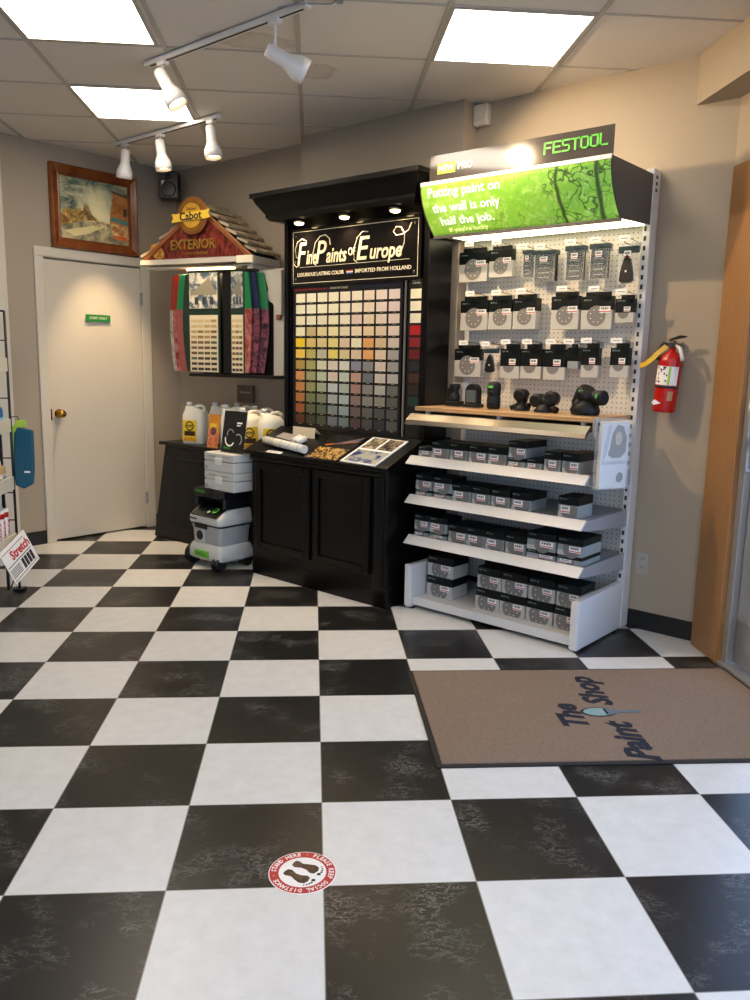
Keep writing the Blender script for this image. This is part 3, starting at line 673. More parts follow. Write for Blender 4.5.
def t6(o):
    b=MB(); b.lathe([(.066,0),(.070,.02),(.062,.045),(.045,.075)],RUB,(-.01,0,.003),seg=28); b.lathe([(.030,-.06),(.048,-.045),(.050,.03),(.040,.05),(.03,.052)],RUB,(-.02,0,.085),(.3,-.2,.5),24); b.lathe([(.026,-.05),(.036,-.03),(.036,.05),(.026,.06)],RUB,(.04,0,.085),(.9,-.3,.05),24); b.build('body',o)
    b=MB(); b.cyl((-.06,-.035,.02),(-.02,-.045,.075),.015,RUB); b.build('clamp_arm',o); MB().box(-.025,-.005,-.052,-.046,.112,.121,GREEN).build('green_badge',o); b=MB(); b.disc((.068,-.045,.095),.012,GREEN,(.9,-.6,0)); b.build('green_mark',o)
tool(-1.235,2.28,'short black attachment inside clear packaging at the left end of the wooden shelf',t1,0)
tool(-1.10,2.26,'black arched attachment with grey window on the wooden shelf',t2,.055)
tool(-.965,2.25,'tall upright black cylinder attachment with a green badge on the wooden shelf',t3,0)
tool(-.808,2.27,'black attachment with one round head right of the upright cylinder',t4,.055)
tool(-.668,2.25,'black attachment with two round knobs in the middle of the wooden shelf',t5,.06)
tool(-.434,2.25,'largest black angled attachment at the right end of the wooden shelf',t6,.085)
# brochure pocket
o=empty('brochure_holder',(-.31,2.10,.80),R(66)); tag(o,'clear plastic pocket hanging at the right end of the shelves','brochure holder')
c=MB(); c.box(0,.175,-.040,-.038,0,.30,CLEAR); c.box(0,.175,.0,.002,0,.33,CLEAR); c.box(0,.002,-.04,0,0,.30,CLEAR); c.box(.173,.175,-.04,0,0,.30,CLEAR); c.box(0,.175,-.04,0,0,.002,CLEAR); c.build('pocket',o)
MB().box(-.012,.0,-.01,.012,.24,.33,GREYM).build('hanging_clip',o)
o2=empty('brochure',o.matrix_world.translation,R(66)); o2.location=(-.31,2.10,.803); tag(o2,'white brochure with a sander picture in the clear pocket','brochure')
c=MB(); c.box(.008,.168,-.034,-.010,.002,.312,M('grey white paper','#c9c8c4',.4)); c.build('pages',o2,bevel=.002)
c=MB(); T=Matrix.Diagonal((.82,1,1,1)); c.prism([(.06,.16),(.09,.145),(.15,.145),(.185,.17),(.19,.24),(.16,.29),(.12,.30),(.085,.26),(.075,.2)],-.0352,-.034,M('olive grey print','#6a6a5c',.5),'y',T); c.disc((.13,-.0358,.235),.024,M('face print','#b9a58c',.5),ry=.032,T=T); c.prism([(.02,.13),(.05,.16),(.075,.3),(.06,.3),(.03,.2)],-.0352,-.034,M('pale grey print','#a8abad',.5),'y',T)
c.prism([(.13,.035),(.16,.028),(.18,.045),(.175,.07),(.15,.078),(.132,.06)],-.0352,-.034,M('dark print','#5b6064',.5),'y',T); c.box(.02,.20,-.0354,-.034,.115,.130,M('pale grey print'),T); c.build('cover_picture',o2)

# ================================================================ EXTINGUISHER
e=empty('fire_extinguisher',(-.185,YB-.085,1.15)); e.rotation_euler=(0,R(4),0); tag(e,'red fire extinguisher with a yellow strap hanging on the wall','fire extinguisher')
REDP=M('glossy red enamel','#b3140f',.2,coat=.3)
b=MB(); b.lathe([(.045,0),(.052,.004),(.055,.012),(.055,.245),(.050,.265),(.036,.285),(.018,.295),(.016,.31)],REDP,(0,0,0),seg=28); b.build('cylinder',e)
b=MB(); b.lathe([(.0562,0),(.0562,.012)],BLK,(0,0,.118),seg=28); b.build('black_band',e)
def wraplabel(z0,z1,a0,a1,m,r=.0560,n=14):
    for k in range(n):
        t0=a0+(a1-a0)*k/n; t1=a0+(a1-a0)*(k+1)/n
        b.face([(r*math.cos(t0),r*math.sin(t0),z0),(r*math.cos(t1),r*math.sin(t1),z0),(r*math.cos(t1),r*math.sin(t1),z1),(r*math.cos(t0),r*math.sin(t0),z1)],m,True)
b=MB(); wraplabel(.133,.223,R(-150),R(-20),TAG); wraplabel(.135,.222,R(-72),R(-60),LIME,.0566,3)
random.seed(3)
for k in range(14):
    a=R(-142+random.random()*66); z=.142+random.random()*.07; wraplabel(z,z+.009,a,a+R(7),random.choice((INK,M('purple print','#6d3f86',.5),INK)),.0567,2)
wraplabel(.214,.221,R(-100),R(-84),INK,.0567,2); wraplabel(.06,.105,R(-62),R(-35),M('tan label','#b48a5a',.5),.0562,5)
b.build('instruction_label',e)
b=MB(); b.prism([(-.045,.045),(-.030,.060),(.002,.045),(-.030,.033)],-.0,.0012,TAG,'y',Matrix.Translation((0,-.0562,0))); b.build('diamond_emblem',e)
b=MB(); b.lathe([(.016,0),(.018,.02),(.014,.035)],CHROME,(0,0,.31)); b.cyl((.0,-.015,.325),(.0,-.035,.325),.012,CHROME); b.build('valve',e)
b=MB(); b.prism([(-.02,.342),(.06,.366),(.062,.372),(.03,.374),(-.02,.352)],-.009,.009,BLK,'y'); b.build('lever',e,bevel=.002)
b=MB(); b.prism([(-.01,.33),(.045,.322),(.052,.31),(.056,.312),(.05,.33),(.0,.342)],-.008,.008,CHROME,'y'); b.build('carry_handle',e,bevel=.002)
b=MB(); b.tube([(-.012,-.01,.325),(-.045,-.015,.33),(-.058,-.02,.30),(-.05,-.035,.25)],.008,BLK); b.build('hose',e)
b=MB(); b.tube([(.02,-.01,.32),(.045,-.02,.31),(.056,-.02,.28),(.064,-.02,.255)],.009,WHITEP); b.build('nozzle',e)
ys=M('yellow strap','#e2b52c',.4); b=MB()
pts=[(-.02,-.03,.318),(-.045,-.05,.285),(-.07,-.06,.25),(-.10,-.062,.222),(-.125,-.062,.215)]
for p0,p1 in zip(pts,pts[1:]):
    p0=Vector(p0);p1=Vector(p1); up=Vector((-.35,0,.95)).cross(p1-p0).cross(p1-p0).normalized()*-.011
    q=[p0+up,p1+up,p1-up,p0-up]; qq=[v+Vector((0,-.003,0)) for v in q]
    for f in (q,qq): b.face(f,ys)
    for i in range(4): b.face([q[i],q[(i+1)%4],qq[(i+1)%4],qq[i]],ys)
b.build('yellow_strap',e)
b=MB(); b.box(-.02,.02,.05,.08,.22,.34,GREYM); b.build('wall_bracket',e)

# ================================================================ PAINT CHART DISPLAY
F=empty('paint_display_cabinet',(0,0,0)); tag(F,'tall black wooden paint display cabinet with colour chart and crown moulding','display cabinet')
x0,x1,yf=-2.555,-1.435,1.965
b=MB(); b.box(x0,x1,yf,2.515,.11,.785,BLACKP); b.build('base_cabinet',F,bevel=.003)
b=MB(); b.box(x0+.0,x1-.0,yf+.0,2.515,0,.11,BLACKP); b.build('plinth',F)
b=MB(); b.prism([(1.93,.773),(1.93,.798),(2.25,.934),(2.515,.934),(2.515,.773)],x0-.045,x1+.02,BLACKP,'x'); b.build('sloped_top',F,bevel=.004)
for xa,xb in ((x0+.05,x0+.53),(x0+.56,x1-.115)):
    d=MB(); d.box(xa,xb,yf-.006,yf,.18,.735,BLACKP); d.build('door_panel',F,bevel=.002)
    d=MB(); fw=.045
    for q in ((xa,xa+fw,.18,.735),(xb-fw,xb,.18,.735),(xa+fw,xb-fw,.18,.18+fw),(xa+fw,xb-fw,.735-fw,.735)): d.box(q[0],q[1],yf-.020,yf-.006,q[2],q[3],BLACKP)
    d.build('panel_moulding',F,bevel=.005)
d=MB(); d.box(x1-.085,x1,yf-.014,yf,.11,.765,BLACKP); d.box(x1-.07,x1-.015,yf-.022,yf-.014,.14,.74,BLACKP); d.build('corner_post',F,bevel=.004)
MB().box(x0,x1,yf-.02,yf,.745,.772,BLACKP).build('top_moulding',F,bevel=.006)
YBD=2.27
b=MB(); b.box(x0,x0+.03,YBD-.03,2.515,.934,2.30,BLACKP); b.build('hutch_side',F,bevel=.003)
b=MB(); b.box(x1-.005,x1+.025,YBD-.03,2.455,.934,2.30,BLACKP); b.build('hutch_side',F,bevel=.003)
MB().box(x0+.03,x1-.005,YBD,YBD+.03,.934,2.30,BLACKP).build('back_board',F)
for q in ((x0+.03,x0+.050),(x1-.025,x1-.005)): MB().box(q[0],q[1],YBD-.012,YBD,.934,2.2,BLACKP).build('board_stile',F,bevel=.003)
# crown
cr=MB(); pr_=[(0,0),(.012,.0),(.03,.02),(.03,.035),(.075,.10),(.085,.125),(.10,.130),(.10,.155),(0,.155)]
# sweep around three sides: profile offset
def crown(mb,xa,xb,yfr,yb_,z0,prof,mat):
    rings=[]
    for o_,h in prof:
        rings.append([mb.bm.verts.new(v) for v in ((xa-o_,yb_,z0+h),(xa-o_,yfr-o_,z0+h),(xb+o_,yfr-o_,z0+h),(xb+o_,yb_,z0+h))])
    mi=mb.mi(mat)
    for a,b in zip(rings,rings[1:]+rings[:1]):
        for k in range(3):
            q=mb.bm.faces.new((a[k],a[k+1],b[k+1],b[k])); q.material_index=mi
    for k in (0,3):
        q=mb.bm.faces.new([r[k] for r in rings]); q.material_index=mi
crown(cr,x0+.0,x1-.01,2.14,2.515,2.205,pr_,BLACKP); cr.box(x0+.001,x1-.011,2.141,2.515,2.203,2.355,BLACKP); cr.build('crown_moulding',F)
PUCK=M('lit puck lens','#ffdca0',.4,emit=9)
for x in (-2.365,-1.99,-1.61):
    p=MB(); p.lathe([(.034,0),(.036,.014),(.030,.018)],CHROME,(x,2.185,2.203),(0,0,-1),20); po=p.build('puck_light',F)
    p=MB(); p.lathe([(.029,0),(.026,.010),(.012,.015)],PUCK,(x,2.185,2.186),(0,0,-1),20); p.build('lens',po)
    ld=bpy.data.lights.new('puck','SPOT'); ld.energy=7.5; ld.color=(1,.72,.42); ld.spot_size=R(150); ld.spot_blend=.6; ld.shadow_soft_size=.03
    lo=bpy.data.objects.new('puck_bulb',ld); COL.objects.link(lo); lo.parent=po; lo.location=(x,2.185,2.165)
# name sign (glossy)
sgx0,sgx1,sgz0,sgz1=-2.502,-1.472,1.815,2.165
b=MB(); b.box(sgx0,sgx1,YBD-.022,YBD-.014,sgz0,sgz1,M('glossy black acrylic','#120f0e',.07,coat=.5)); so=b.build('name_sign',F,bevel=.004)
b=MB(); yq=YBD-.0235
for q in ((sgx0+.02,sgx1-.02,sgz0+.02,sgz0+.023),(sgx0+.02,sgx1-.02,sgz1-.023,sgz1-.02),(sgx0+.02,sgx0+.023,sgz0+.02,sgz1-.02),(sgx1-.023,sgx1-.02,sgz0+.02,sgz1-.02),(sgx0+.08,sgx1-.08,sgz0+.115,sgz0+.117)): b.box(q[0],q[1],yq,yq+.002,q[2],q[3],CREAMT)
b.build('sign_border',so)
for xs in (sgx0+.045,sgx1-.045):
    for zs in (sgz0+.045,sgz1-.045): MB().lathe([(.009,0),(.006,.004)],CHROME,(xs,yq,zs),(0,-1,0),12).build('sign_screw',so)
GF=CREAMT
def script(x,z,s_,size,sx,sh=.25,bold=.0018): text('sign_lettering',s_,size,GF,so,(x,yq-.001,z),shear=sh,bold=bold,scale=(sx,1,1),ext=.0008,res=3)
zt=2.005
def sfit(s_,x0,x1,z,size,sh=.22,bold=.0022): textfit('sign_lettering',s_,x0,x1,size,GF,so,yq-.001,z,shear=sh,bold=bold,ext=.0008,res=3)
sfit('F',-2.44,-2.36,zt+.0,.19,.22,.0012); sfit('ine',-2.362,-2.272,zt-.02,.12); sfit('P',-2.28,-2.19,zt+.0,.19,.22,.0012); sfit('aints',-2.192,-2.025,zt-.02,.12)
sfit('OF',-2.012,-1.955,zt-.008,.062,0,.001); sfit('E',-1.945,-1.845,zt+.0,.19,.22,.0012); sfit('urope',-1.842,-1.605,zt-.02,.12)
def swirl(pts): MB().tube([(x,yq-.001,z) for x,z in pts],.0028,GF,6).build('flourish',so)
swirl([(-2.36,2.085),(-2.40,2.10),(-2.44,2.085),(-2.462,2.04),(-2.45,1.995),(-2.425,1.985)]); swirl([(-2.425,1.945),(-2.45,1.935),(-2.468,1.95),(-2.46,1.97)])
swirl([(-2.275,1.935),(-2.30,1.95),(-2.305,2.01),(-2.285,2.07),(-2.245,2.105),(-2.20,2.11),(-2.165,2.085),(-2.16,2.05)])
swirl([(-1.94,1.935),(-1.965,1.95),(-1.965,2.02),(-1.94,2.075),(-1.90,2.105),(-1.86,2.10)])
swirl([(-1.635,1.955),(-1.61,1.975),(-1.59,2.02),(-1.59,2.07),(-1.615,2.105),(-1.65,2.11),(-1.67,2.085),(-1.65,2.065),(-1.61,2.065),(-1.56,2.085),(-1.54,2.125)])
textfit('sign_lettering','LUXURIOUS LASTING COLOR',-2.44,-2.045,.031,GF,so,yq-.001,1.885,ext=.0006,bold=.0006)
textfit('sign_lettering','IMPORTED FROM HOLLAND',-1.955,-1.535,.031,GF,so,yq-.001,1.885,ext=.0006,bold=.0006)
b=MB()
for k,m in enumerate((M('flag blue','#2b4a9a',.4),TAG,RED)): b.box(-2.025,-1.975,yq-.001,yq+.001,1.874+.007*k,1.881+.007*k,m)
b.build('flag_emblem',so)
# colour chart: chips coloured per face
rowsC="""F5EEC9 F6F0CB F2ECC6 F3EBC8 F1E6C9 F4EACB EFDABD EFDDC8 EDD8C8
F4EDC8 F5EFCB F3EDC8 F4ECC6 F1E8CC F2E6C4 EFDCBC EDD8C4 E9D2C4
F3EBC2 EFE9C6 EDE6BE F2E9BE EFE4C4 E4C9B6 EAD6B0 EAD4BC E8D0BC
F2ECC0 CDBB84 E6D49A F0E3A4 EBDDB4 F0DEB4 ECD0A0 E6CDA8 E6CFB6
EBC92E DFC172 E2CC8C EBD888 E4C8A6 F3EAC0 E7A864 DFC090 D5C4AE
E7C456 BDB062 C3BFA4 EDD66A DCCB92 DFC7A4 E8A864 E3CBA8 ABA299
B0954E A9A463 DAD7B2 E0D2BC E0DCC6 8F8C98 8A8886 D6C4AE A39D92
C9905A A1A272 BFC5A4 DDC9B2 C6CFB8 C29A84 6F7474 CFC0AE B5ADA0
BD8048 93935F A5AC8C C4C4BE ADB5A2 A87F72 8B847C B3B0A0 6C6C60
A8703C 767A52 7E866A A8AAA4 A9B4AE 8C746A 8A8476 8C8878 5D5B50
9A5A34 5F6446 5C6A52 808880 93A29C 6E5C54 635F56 4E504C 53524C
5A3322 45452F 4C5440 70737A 73827C 5A443E 4F4B46 35383C 57574E"""
facC='F3ECC4 F3EBC6 F1E8C4 B01E22 8E2226 6A1C1E 262B2C 4A2C20 33261F 1F3A2C'.split()
ch=MB(); cm=mat_attr('painted colour chips'); lay=ch.bm.loops.layers.float_color.new('Col')
def chip(xc,zc,w,h,col):
    before=len(ch.bm.faces); ch.box(xc-w/2,xc+w/2,-.002,0,zc-h/2,zc+h/2,cm); ch.bm.faces.ensure_lookup_table()
    for f in ch.bm.faces[before:]:
        for l in f.loops: l[lay]=lin(col)
gx0,gx1,gz1,gz0=-2.470,-1.612,1.780,.960
for r,row in enumerate(rowsC.split('\n')):
    for c_,col in enumerate(row.split()):
        chip(gx0+(c_+.5)*(gx1-gx0)/9,gz1-(r+.5)*(gz1-gz0)/12,(gx1-gx0)/9*.84,(gz1-gz0)/12*.78,col)
ch.build('colour_chips',F,(0,YBD-.0125,0)); ch=MB(); lay=ch.bm.loops.layers.float_color.new('Col')
for k,col in enumerate(facC): chip(-1.505,gz1-.005-(k+.5)*.0665,.075,.052,col)
ch.build('factory_colour_chips',F,(0,YBD-.0125,0))
b=MB(); b.box(gx0-.02,gx1+.01,YBD-.012,YBD-.001,gz0-.025,gz1+.045,M('black chart board','#151313',.45)); b.box(-1.558,-1.462,YBD-.012,YBD-.001,gz0-.025,gz1+.045,M('black chart board'))
b.box(gx0-.01,gx0+.28,YBD-.013,YBD-.012,gz1+.012,gz1+.022,M('dark red strip','#7c1a1c',.4)); b.box(gx1-.30,gx1+.0,YBD-.013,YBD-.012,gz1+.012,gz1+.022,M('dark blue strip','#1c2444',.4))
for r in range(12):
    for c_ in range(9):
        xc=gx0+(c_+.5)*(gx1-gx0)/9; zc=gz1-(r+.97)*(gz1-gz0)/12; b.box(xc-.012,xc+.012,YBD-.013,YBD-.012,zc-.002,zc+.002,M('tan print','#9c8d66',.5))
b.build('chart_board',F)
text('chart_lettering','CUSTOM TINT COLORS',.017,CREAMT,F,(-2.17,YBD-.0135,gz1+.017),ext=.0003,scale=(.8,1,1)); text('chart_lettering','FACTORY',.014,CREAMT,F,(-1.505,YBD-.0135,gz1+.035),ext=.0003,align='CENTER'); text('chart_lettering','COLORS',.014,CREAMT,F,(-1.505,YBD-.0135,gz1+.020),ext=.0003,align='CENTER')
MB().box(-1.585,-1.580,YBD-.014,YBD-.001,gz0-.02,gz1+.04,M('thin grey bead','#8b8478',.4)).build('chart_divider',F)
# ---- things on the sloped top (surface: z=.798 at y=1.93 rising .425 per metre)
SL=math.atan2(.136,.32)
def slope(x,y,lift=.0): return (x,y,.798+(y-1.93)*.425+lift)
def slopething(name,x,y,label,cat,rz=0):
    o=empty(name,slope(x,y,.0015)); o.rotation_euler=(Matrix.Rotation(SL,4,'X')@Matrix.Rotation(rz,4,'Z')).to_euler(); tag(o,label,cat); return o
o=slopething('brochure',-1.915,2.055,'dark brochure with a golden crackle photo on the sloped black counter','brochure')
b=MB(); b.box(-.135,.125,-.14,.16,0,.006,M('dark glossy print','#17100c',.2)); b.build('pages',o,bevel=.001)
CR=MB(); CR.box(-.125,.115,-.13,.0,.006,.0068,mat_noise2('gold crackle print','#1d140c','#c9a05e',55,.2,.47,.53)); CR.build('photo',o)
b=MB()
for k,m in enumerate(('#b06a34','#33538a','#8f8a80')): b.prism([(-.10+.05*k,.02+.02*k),(.10,.09+.02*k),(.11,.108+.02*k),(-.11+.05*k,.035+.02*k)],.006,.0074,M('print stripe '+m,m,.25),'z')
b.build('striped_photo',o)
o=slopething('brochure',-1.63,2.068,'white bordered brochure with room photos and a blue photo on the black counter','brochure',R(-2))
b=MB(); b.box(-.135,.135,-.145,.155,0,.007,TAG); b.build('pages',o,bevel=.001)
b=MB(); b.box(-.115,.125,-.135,.0,.007,.0078,mat_noise2('blue flower print','#25397c','#a7a79c',14,.25,.40,.50)); b.build('photo',o)
b=MB(); b.box(-.115,-.008,.02,.145,.007,.0078,mat_noise2('window print','#26211d','#b9a98c',26,.25)); b.box(.008,.118,.02,.145,.007,.0078,mat_noise2('hall print','#1c1a18','#98876c',22,.25)); b.build('room_photo',o)
o=slopething('paint_chip_roll',-2.28,2.0,'white rolled strip of paint cards lying at the front left of the counter','paint card roll',R(-8))
b=MB(); b.cyl((-.21,0,.026),(.20,0,.026),.025,M('off white paper','#d8d6cc',.5),seg=24); b.build('roll',o)
b=MB()
for k in range(5): b.lathe([(.0255,0),(.0255,.003)],M('grey line print','#8a8880',.5),(-.19+.085*k,0,.026),(1,0,0),24)
b.build('printed_band',o)
o=slopething('small_label_card',-2.33,1.945,'tiny white caption strip in front of the paint card roll','card'); MB().box(-.06,.07,-.012,.012,0,.002,TAG).build('strip',o); text('caption','COLOR SAMPLES',.012,INK,o,(-.05,0,.0022),(0,0,0),ext=.0002)
o=slopething('paint_card_stack',-2.33,2.085,'low stack of grey and white paint cards behind the rolled strip','paint cards',R(-10)); b=MB(); b.box(-.11,.06,-.03,.035,0,.028,M('grey cards','#8f8c86',.5)); b.build('cards',o,bevel=.002); b=MB(); b.cyl((.07,-.03,.02),(.07,.04,.02),.02,WHITEP); b.cyl((.115,-.03,.02),(.115,.04,.02),.02,WHITEP); b.build('rolled_card',o)
o=slopething('folded_card',-2.27,2.165,'cream folded card with brown scrollwork standing at the back of the counter','card')
b=MB(); b.prism([(-.035,0),(-.032,0),(.0,.075),(.032,0),(.035,0),(.001,.08),(-.001,.08)],-.115,.115,M('cream card','#d8cba8',.5),'x'); b.build('card',o); o.scale=(.85,.85,.72)
b=MB(); T=Matrix.Translation((0,-.034,0))@Matrix.Rotation(R(-25),4,'X')
for k in range(5):
    cx=-.09+.045*k; 
    for j in range(10):
        t0=6.28*j/10; t1=6.28*(j+1)/10
        b.prism([(cx+.014*math.cos(t0),.038+.014*math.sin(t0)),(cx+.014*math.cos(t1),.038+.014*math.sin(t1)),(cx+.019*math.cos(t1),.038+.019*math.sin(t1)),(cx+.019*math.cos(t0),.038+.019*math.sin(t0))],-.0015,0,M('brown print','#6a4424',.5),'y',T)
b.build('scrollwork',o)
# ================================================================ LOW BLACK CABINET left
K=empty('low_black_cabinet',(0,0,0)); tag(K,'low black cabinet under the stain display holding white jugs','cabinet')
b=MB()
def frustum(mb,b0,b1,z0,z1,m):
    p=[Vector((x,y,z0)) for x,y in b0]+[Vector((x,y,z1)) for x,y in b1]; v=[mb.bm.verts.new(q) for q in p]; i=mb.mi(m)
    for q in ((0,1,2,3),(4,7,6,5),(0,4,5,1),(1,5,6,2),(2,6,7,3),(3,7,4,0)):
        f=mb.bm.faces.new([v[k] for k in q]); f.material_index=i
frustum(b,[(-3.93,2.16),(-2.61,2.16),(-2.61,2.64),(-3.93,2.64)],[(-3.82,2.20),(-2.61,2.20),(-2.61,2.64),(-3.82,2.64)],0.0,.715,BLACKP); b.build('body',K,bevel=.004)
b=MB(); b.prism([(2.17,.715),(2.17,.737),(2.645,.737),(2.645,.715)],-3.86,-2.595,BLACKP,'x'); b.build('top',K,bevel=.004)
b=MB(); T=Matrix.Translation((0,2.158,.0))@Matrix.Rotation(R(-3.2),4,'X')
b.box(-3.72,-2.95,-.012,0,.10,.60,BLACKP,T); b.build('front_panel',K,bevel=.004)
b=MB(); b.box(-3.80,-2.9,-.010,0,.625,.70,BLACKP,T); b.build('apron',K,bevel=.004)
# jugs
def jug(x,y,rz,label,lab=True,s=1.0):
    o=empty('stain_jug',(x,y,.7375),rz); tag(o,label,'jug','cream white gallon jugs on the low black cabinet'); o.scale=(s,s,s)
    b=MB()
    # body loops: rounded rectangles
    def ring(w,d,z,cx=0):
        r=min(w,d)*.45; pts=[]
        for (sx,sy,a0) in ((1,1,0),(-1,1,90),(-1,-1,180),(1,-1,270)):
            for k in range(5):
                a=R(a0+k*22.5); pts.append((cx+sx*(w-r)+r*math.cos(a),sy*(d-r)+r*math.sin(a),z))
        return [b.bm.verts.new(p) for p in pts]
    L=[ring(.083,.052,.0),ring(.088,.057,.008),ring(.088,.057,.195),ring(.085,.055,.215),ring(.076,.048,.235),ring(.060,.036,.256,-.012),ring(.03,.026,.268,-.044),ring(.022,.022,.276,-.05)]
    mi=b.mi(JUG)
    for a_,c_ in zip(L,L[1:]):
        n=len(a_)
        for k in range(n):
            f=b.bm.faces.new((a_[k],a_[(k+1)%n],c_[(k+1)%n],c_[k])); f.material_index=mi; f.smooth=True
    for q in (L[0],L[-1]): b.bm.faces.new(q).material_index=mi
    b.build('jug_body',o)
    b=MB(); b.tube([(-.02,0,.258),(.01,0,.275),(.045,0,.279),(.070,0,.268),(.082,0,.24),(.085,0,.20),(.080,0,.17)],.0125,JUG,8); b.build('handle',o)
    b=MB(); b.lathe([(.021,0),(.021,.026),(.018,.029)],WHITEP,(-.05,0,.274),seg=16); b.build('cap',o)
    if lab:
        b=MB(); b.box(-.072,.040,-.0595,-.0572,.02,.175,YEL); b.box(-.066,.034,-.0605,-.059,.025,.05,M('amber print','#c98a1c',.4)); b.box(-.06,.028,-.0606,-.059,.06,.095,M('dark brown print','#3a2214',.4))
        b.disc((-.016,-.0606,.132),.034,M('dark brown print'),ry=.036); b.disc((-.016,-.061,.132),.026,YEL); b.box(-.052,.020,-.0618,-.0608,.122,.142,M('dark brown print'))
        lo=b.build('front_label',o); text('label_lettering','Cabot',.024,YEL,lo,(-.016,-.0622,.132),align='CENTER',ext=.0003)
    return o
jug(-3.56,2.29,R(22),'leftmost white jug with a yellow label facing the shop on the low black cabinet')
jug(-3.44,2.43,R(22),'white jug standing directly behind the leftmost jug',False)
jug(-3.30,2.52,R(15),'third white jug, just behind the orange leaflet')
jug(-3.20,2.34,R(50),'white jug at the back, below the small brown sign',False)
jug(-2.99,2.43,R(60),'white jug partly hidden behind the black leaflet')
jug(-2.93,2.27,R(62),'white jug right of the black leaflet, second from the right',True,.98)
jug(-2.745,2.30,R(62),'rightmost white jug with an open handle beside the paint display',True,.98)
# leaflet + signs
o=empty('leaflet',(-3.27,2.21,.7375),R(4)); tag(o,'orange and yellow leaflet standing in front of the third white jug','leaflet')
T=Matrix.Rotation(R(-8),4,'X'); b=MB(); b.box(-.055,.055,0,.003,0,.235,M('orange print','#d88a2a',.35),T); b.build('sheet',o)
b=MB(); b.box(-.05,.05,-.0012,0,.01,.10,mat_noise2('red deck print','#b5492c','#e0a070',14,.3),T); b.box(-.04,.03,-.0012,0,.14,.17,YEL,T); b.disc((0,-.0016,.115),.03,M('mauve print','#6a3d55',.4),T=T); b.build('leaflet_picture',o)
MB().box(-.058,.058,-.012,.04,0,.003,CLEAR).build('stand',o)
o=empty('counter_sign',(-3.39,2.632,.7375)); tag(o,'small dark brown sign standing tall behind the jugs','sign')
b=MB(); b.box(-.09,.09,-.012,.012,0,.01,CLEAR); b.box(-.004,.004,-.002,.002,0,.32,GREYM); b.build('stand',o)
b=MB(); b.box(-.095,.095,-.012,-.004,.30,.43,M('dark brown card','#43231b',.3)); b.build('card',o,bevel=.003); text('lettering','DECK & SIDING',.018,CREAMT,o,(0,-.0125,.375),ext=.0004,align='CENTER')

# ================================================================ VACUUM
V=empty('dust_extractor',(-2.87,1.965,0)); tag(V,'light grey wheeled dust extractor with black top beside the black cabinets','vacuum cleaner')
LG=M('light grey plastic','#c3c3bb',.4); MG=M('mid grey plastic','#a5a8a4',.4)
def rr(w,d,r,n=5):
    pts=[]
    for (sx,sy,a0) in ((1,1,0),(-1,1,90),(-1,-1,180),(1,-1,270)):
        for k in range(n):
            a=R(a0+k*90/(n-1)); pts.append((sx*(w-r)+r*math.cos(a),sy*(d-r)+r*math.sin(a)))
    return pts
def loft(mb,levels,m):
    rings=[]
    for (w,d,r,z,oy) in levels: rings.append([mb.bm.verts.new((x,y+oy,z)) for x,y in rr(w,d,r)])
    mi=mb.mi(m)
    for a,b in zip(rings,rings[1:]):
        n=len(a)
        for k in range(n):
            f=mb.bm.faces.new((a[k],a[(k+1)%n],b[(k+1)%n],b[k])); f.material_index=mi; f.smooth=True
    for q in (rings[0],rings[-1]): mb.bm.faces.new(q).material_index=mi
b=MB(); loft(b,[(.150,.135,.03,.050,0),(.168,.150,.03,.065,0),(.168,.150,.03,.115,0),(.155,.140,.03,.150,0),(.148,.132,.03,.160,0)],LG); b.build('chassis',V,bevel=.003)
b=MB(); loft(b,[(.142,.126,.03,.150,0),(.150,.130,.03,.25,0),(.156,.136,.03,.275,0),(.156,.136,.03,.285,0)],MG); b.box(-.11,-.01,-.1345,-.12,.165,.262,LG); b.build('dirt_container',V,bevel=.003)
b=MB(); loft(b,[(.160,.140,.03,.283,0),(.160,.140,.03,.293,0)],BLK); b.build('seal_ring',V)
b=MB(); loft(b,[(.162,.142,.03,.293,0),(.166,.146,.03,.305,0),(.164,.144,.03,.340,.0),(.158,.120,.03,.375,.022),(.15,.10,.03,.395,.04)],LG); b.build('motor_head',V,bevel=.003)
b=MB(); b.prism([(-.146,.344),(-.148,.348),(-.05,.402),(.02,.41),(.05,.52),(-.075,.525),(-.11,.47),(-.10,.462),(.0,.47),(.13,.47),(.13,.35)],-.135,.135,BLK,'x'); b.build('control_panel',V,bevel=.008)
b=MB(); b.box(-.155,.155,-.11,.12,.468,.522,BLK); b.box(-.155,-.13,-.10,.12,.40,.47,BLK); b.box(.13,.155,-.10,.12,.40,.47,BLK); b.build('top_tray',V,bevel=.014)
MB().box(-.025,.035,-.118,-.105,.475,.53,DKB).build('tray_latch',V,bevel=.004)
text('lettering','FESTOOL',.024,GREEN,V,(-.125,-.1115,.50),ext=.0005)
b=MB(); b.lathe([(.031,0),(.031,.007),(.024,.008)],BLK,(-.055,-.133,.212),(0,-1,0),24); b.build('hose_port',V)
b=MB(); b.box(-.09,.03,-.152,-.137,.262,.298,BLK); b.build('front_latch',V,bevel=.005)
b=MB(); b.box(-.085,.055,-.160,-.148,.075,.118,M('green badge','#6cb53a',.4)); b.build('green_badge',V,bevel=.003); text('lettering','FESTOOL',.022,M('dark green print','#2c6a20',.4),V,(-.015,-.1612,.096),align='CENTER',ext=.0004)
b=MB(); T=Matrix.Translation((.03,-.098,.376))@Matrix.Rotation(R(-62),4,'X')
b.disc((.045,-.012,.0),.022,GREEN,ry=.026,T=T); b.disc((.045,-.013,.0),.013,BLK,T=T); b.disc((-.005,-.012,-.02),.013,M('pale green','#b7d7a0',.4),T=T); b.build('control_knob',V)
b=MB()
b.box(-.15,-.07,-.1455,-.14,.313,.327,BLK); b.build('side_grip',V,bevel=.003)
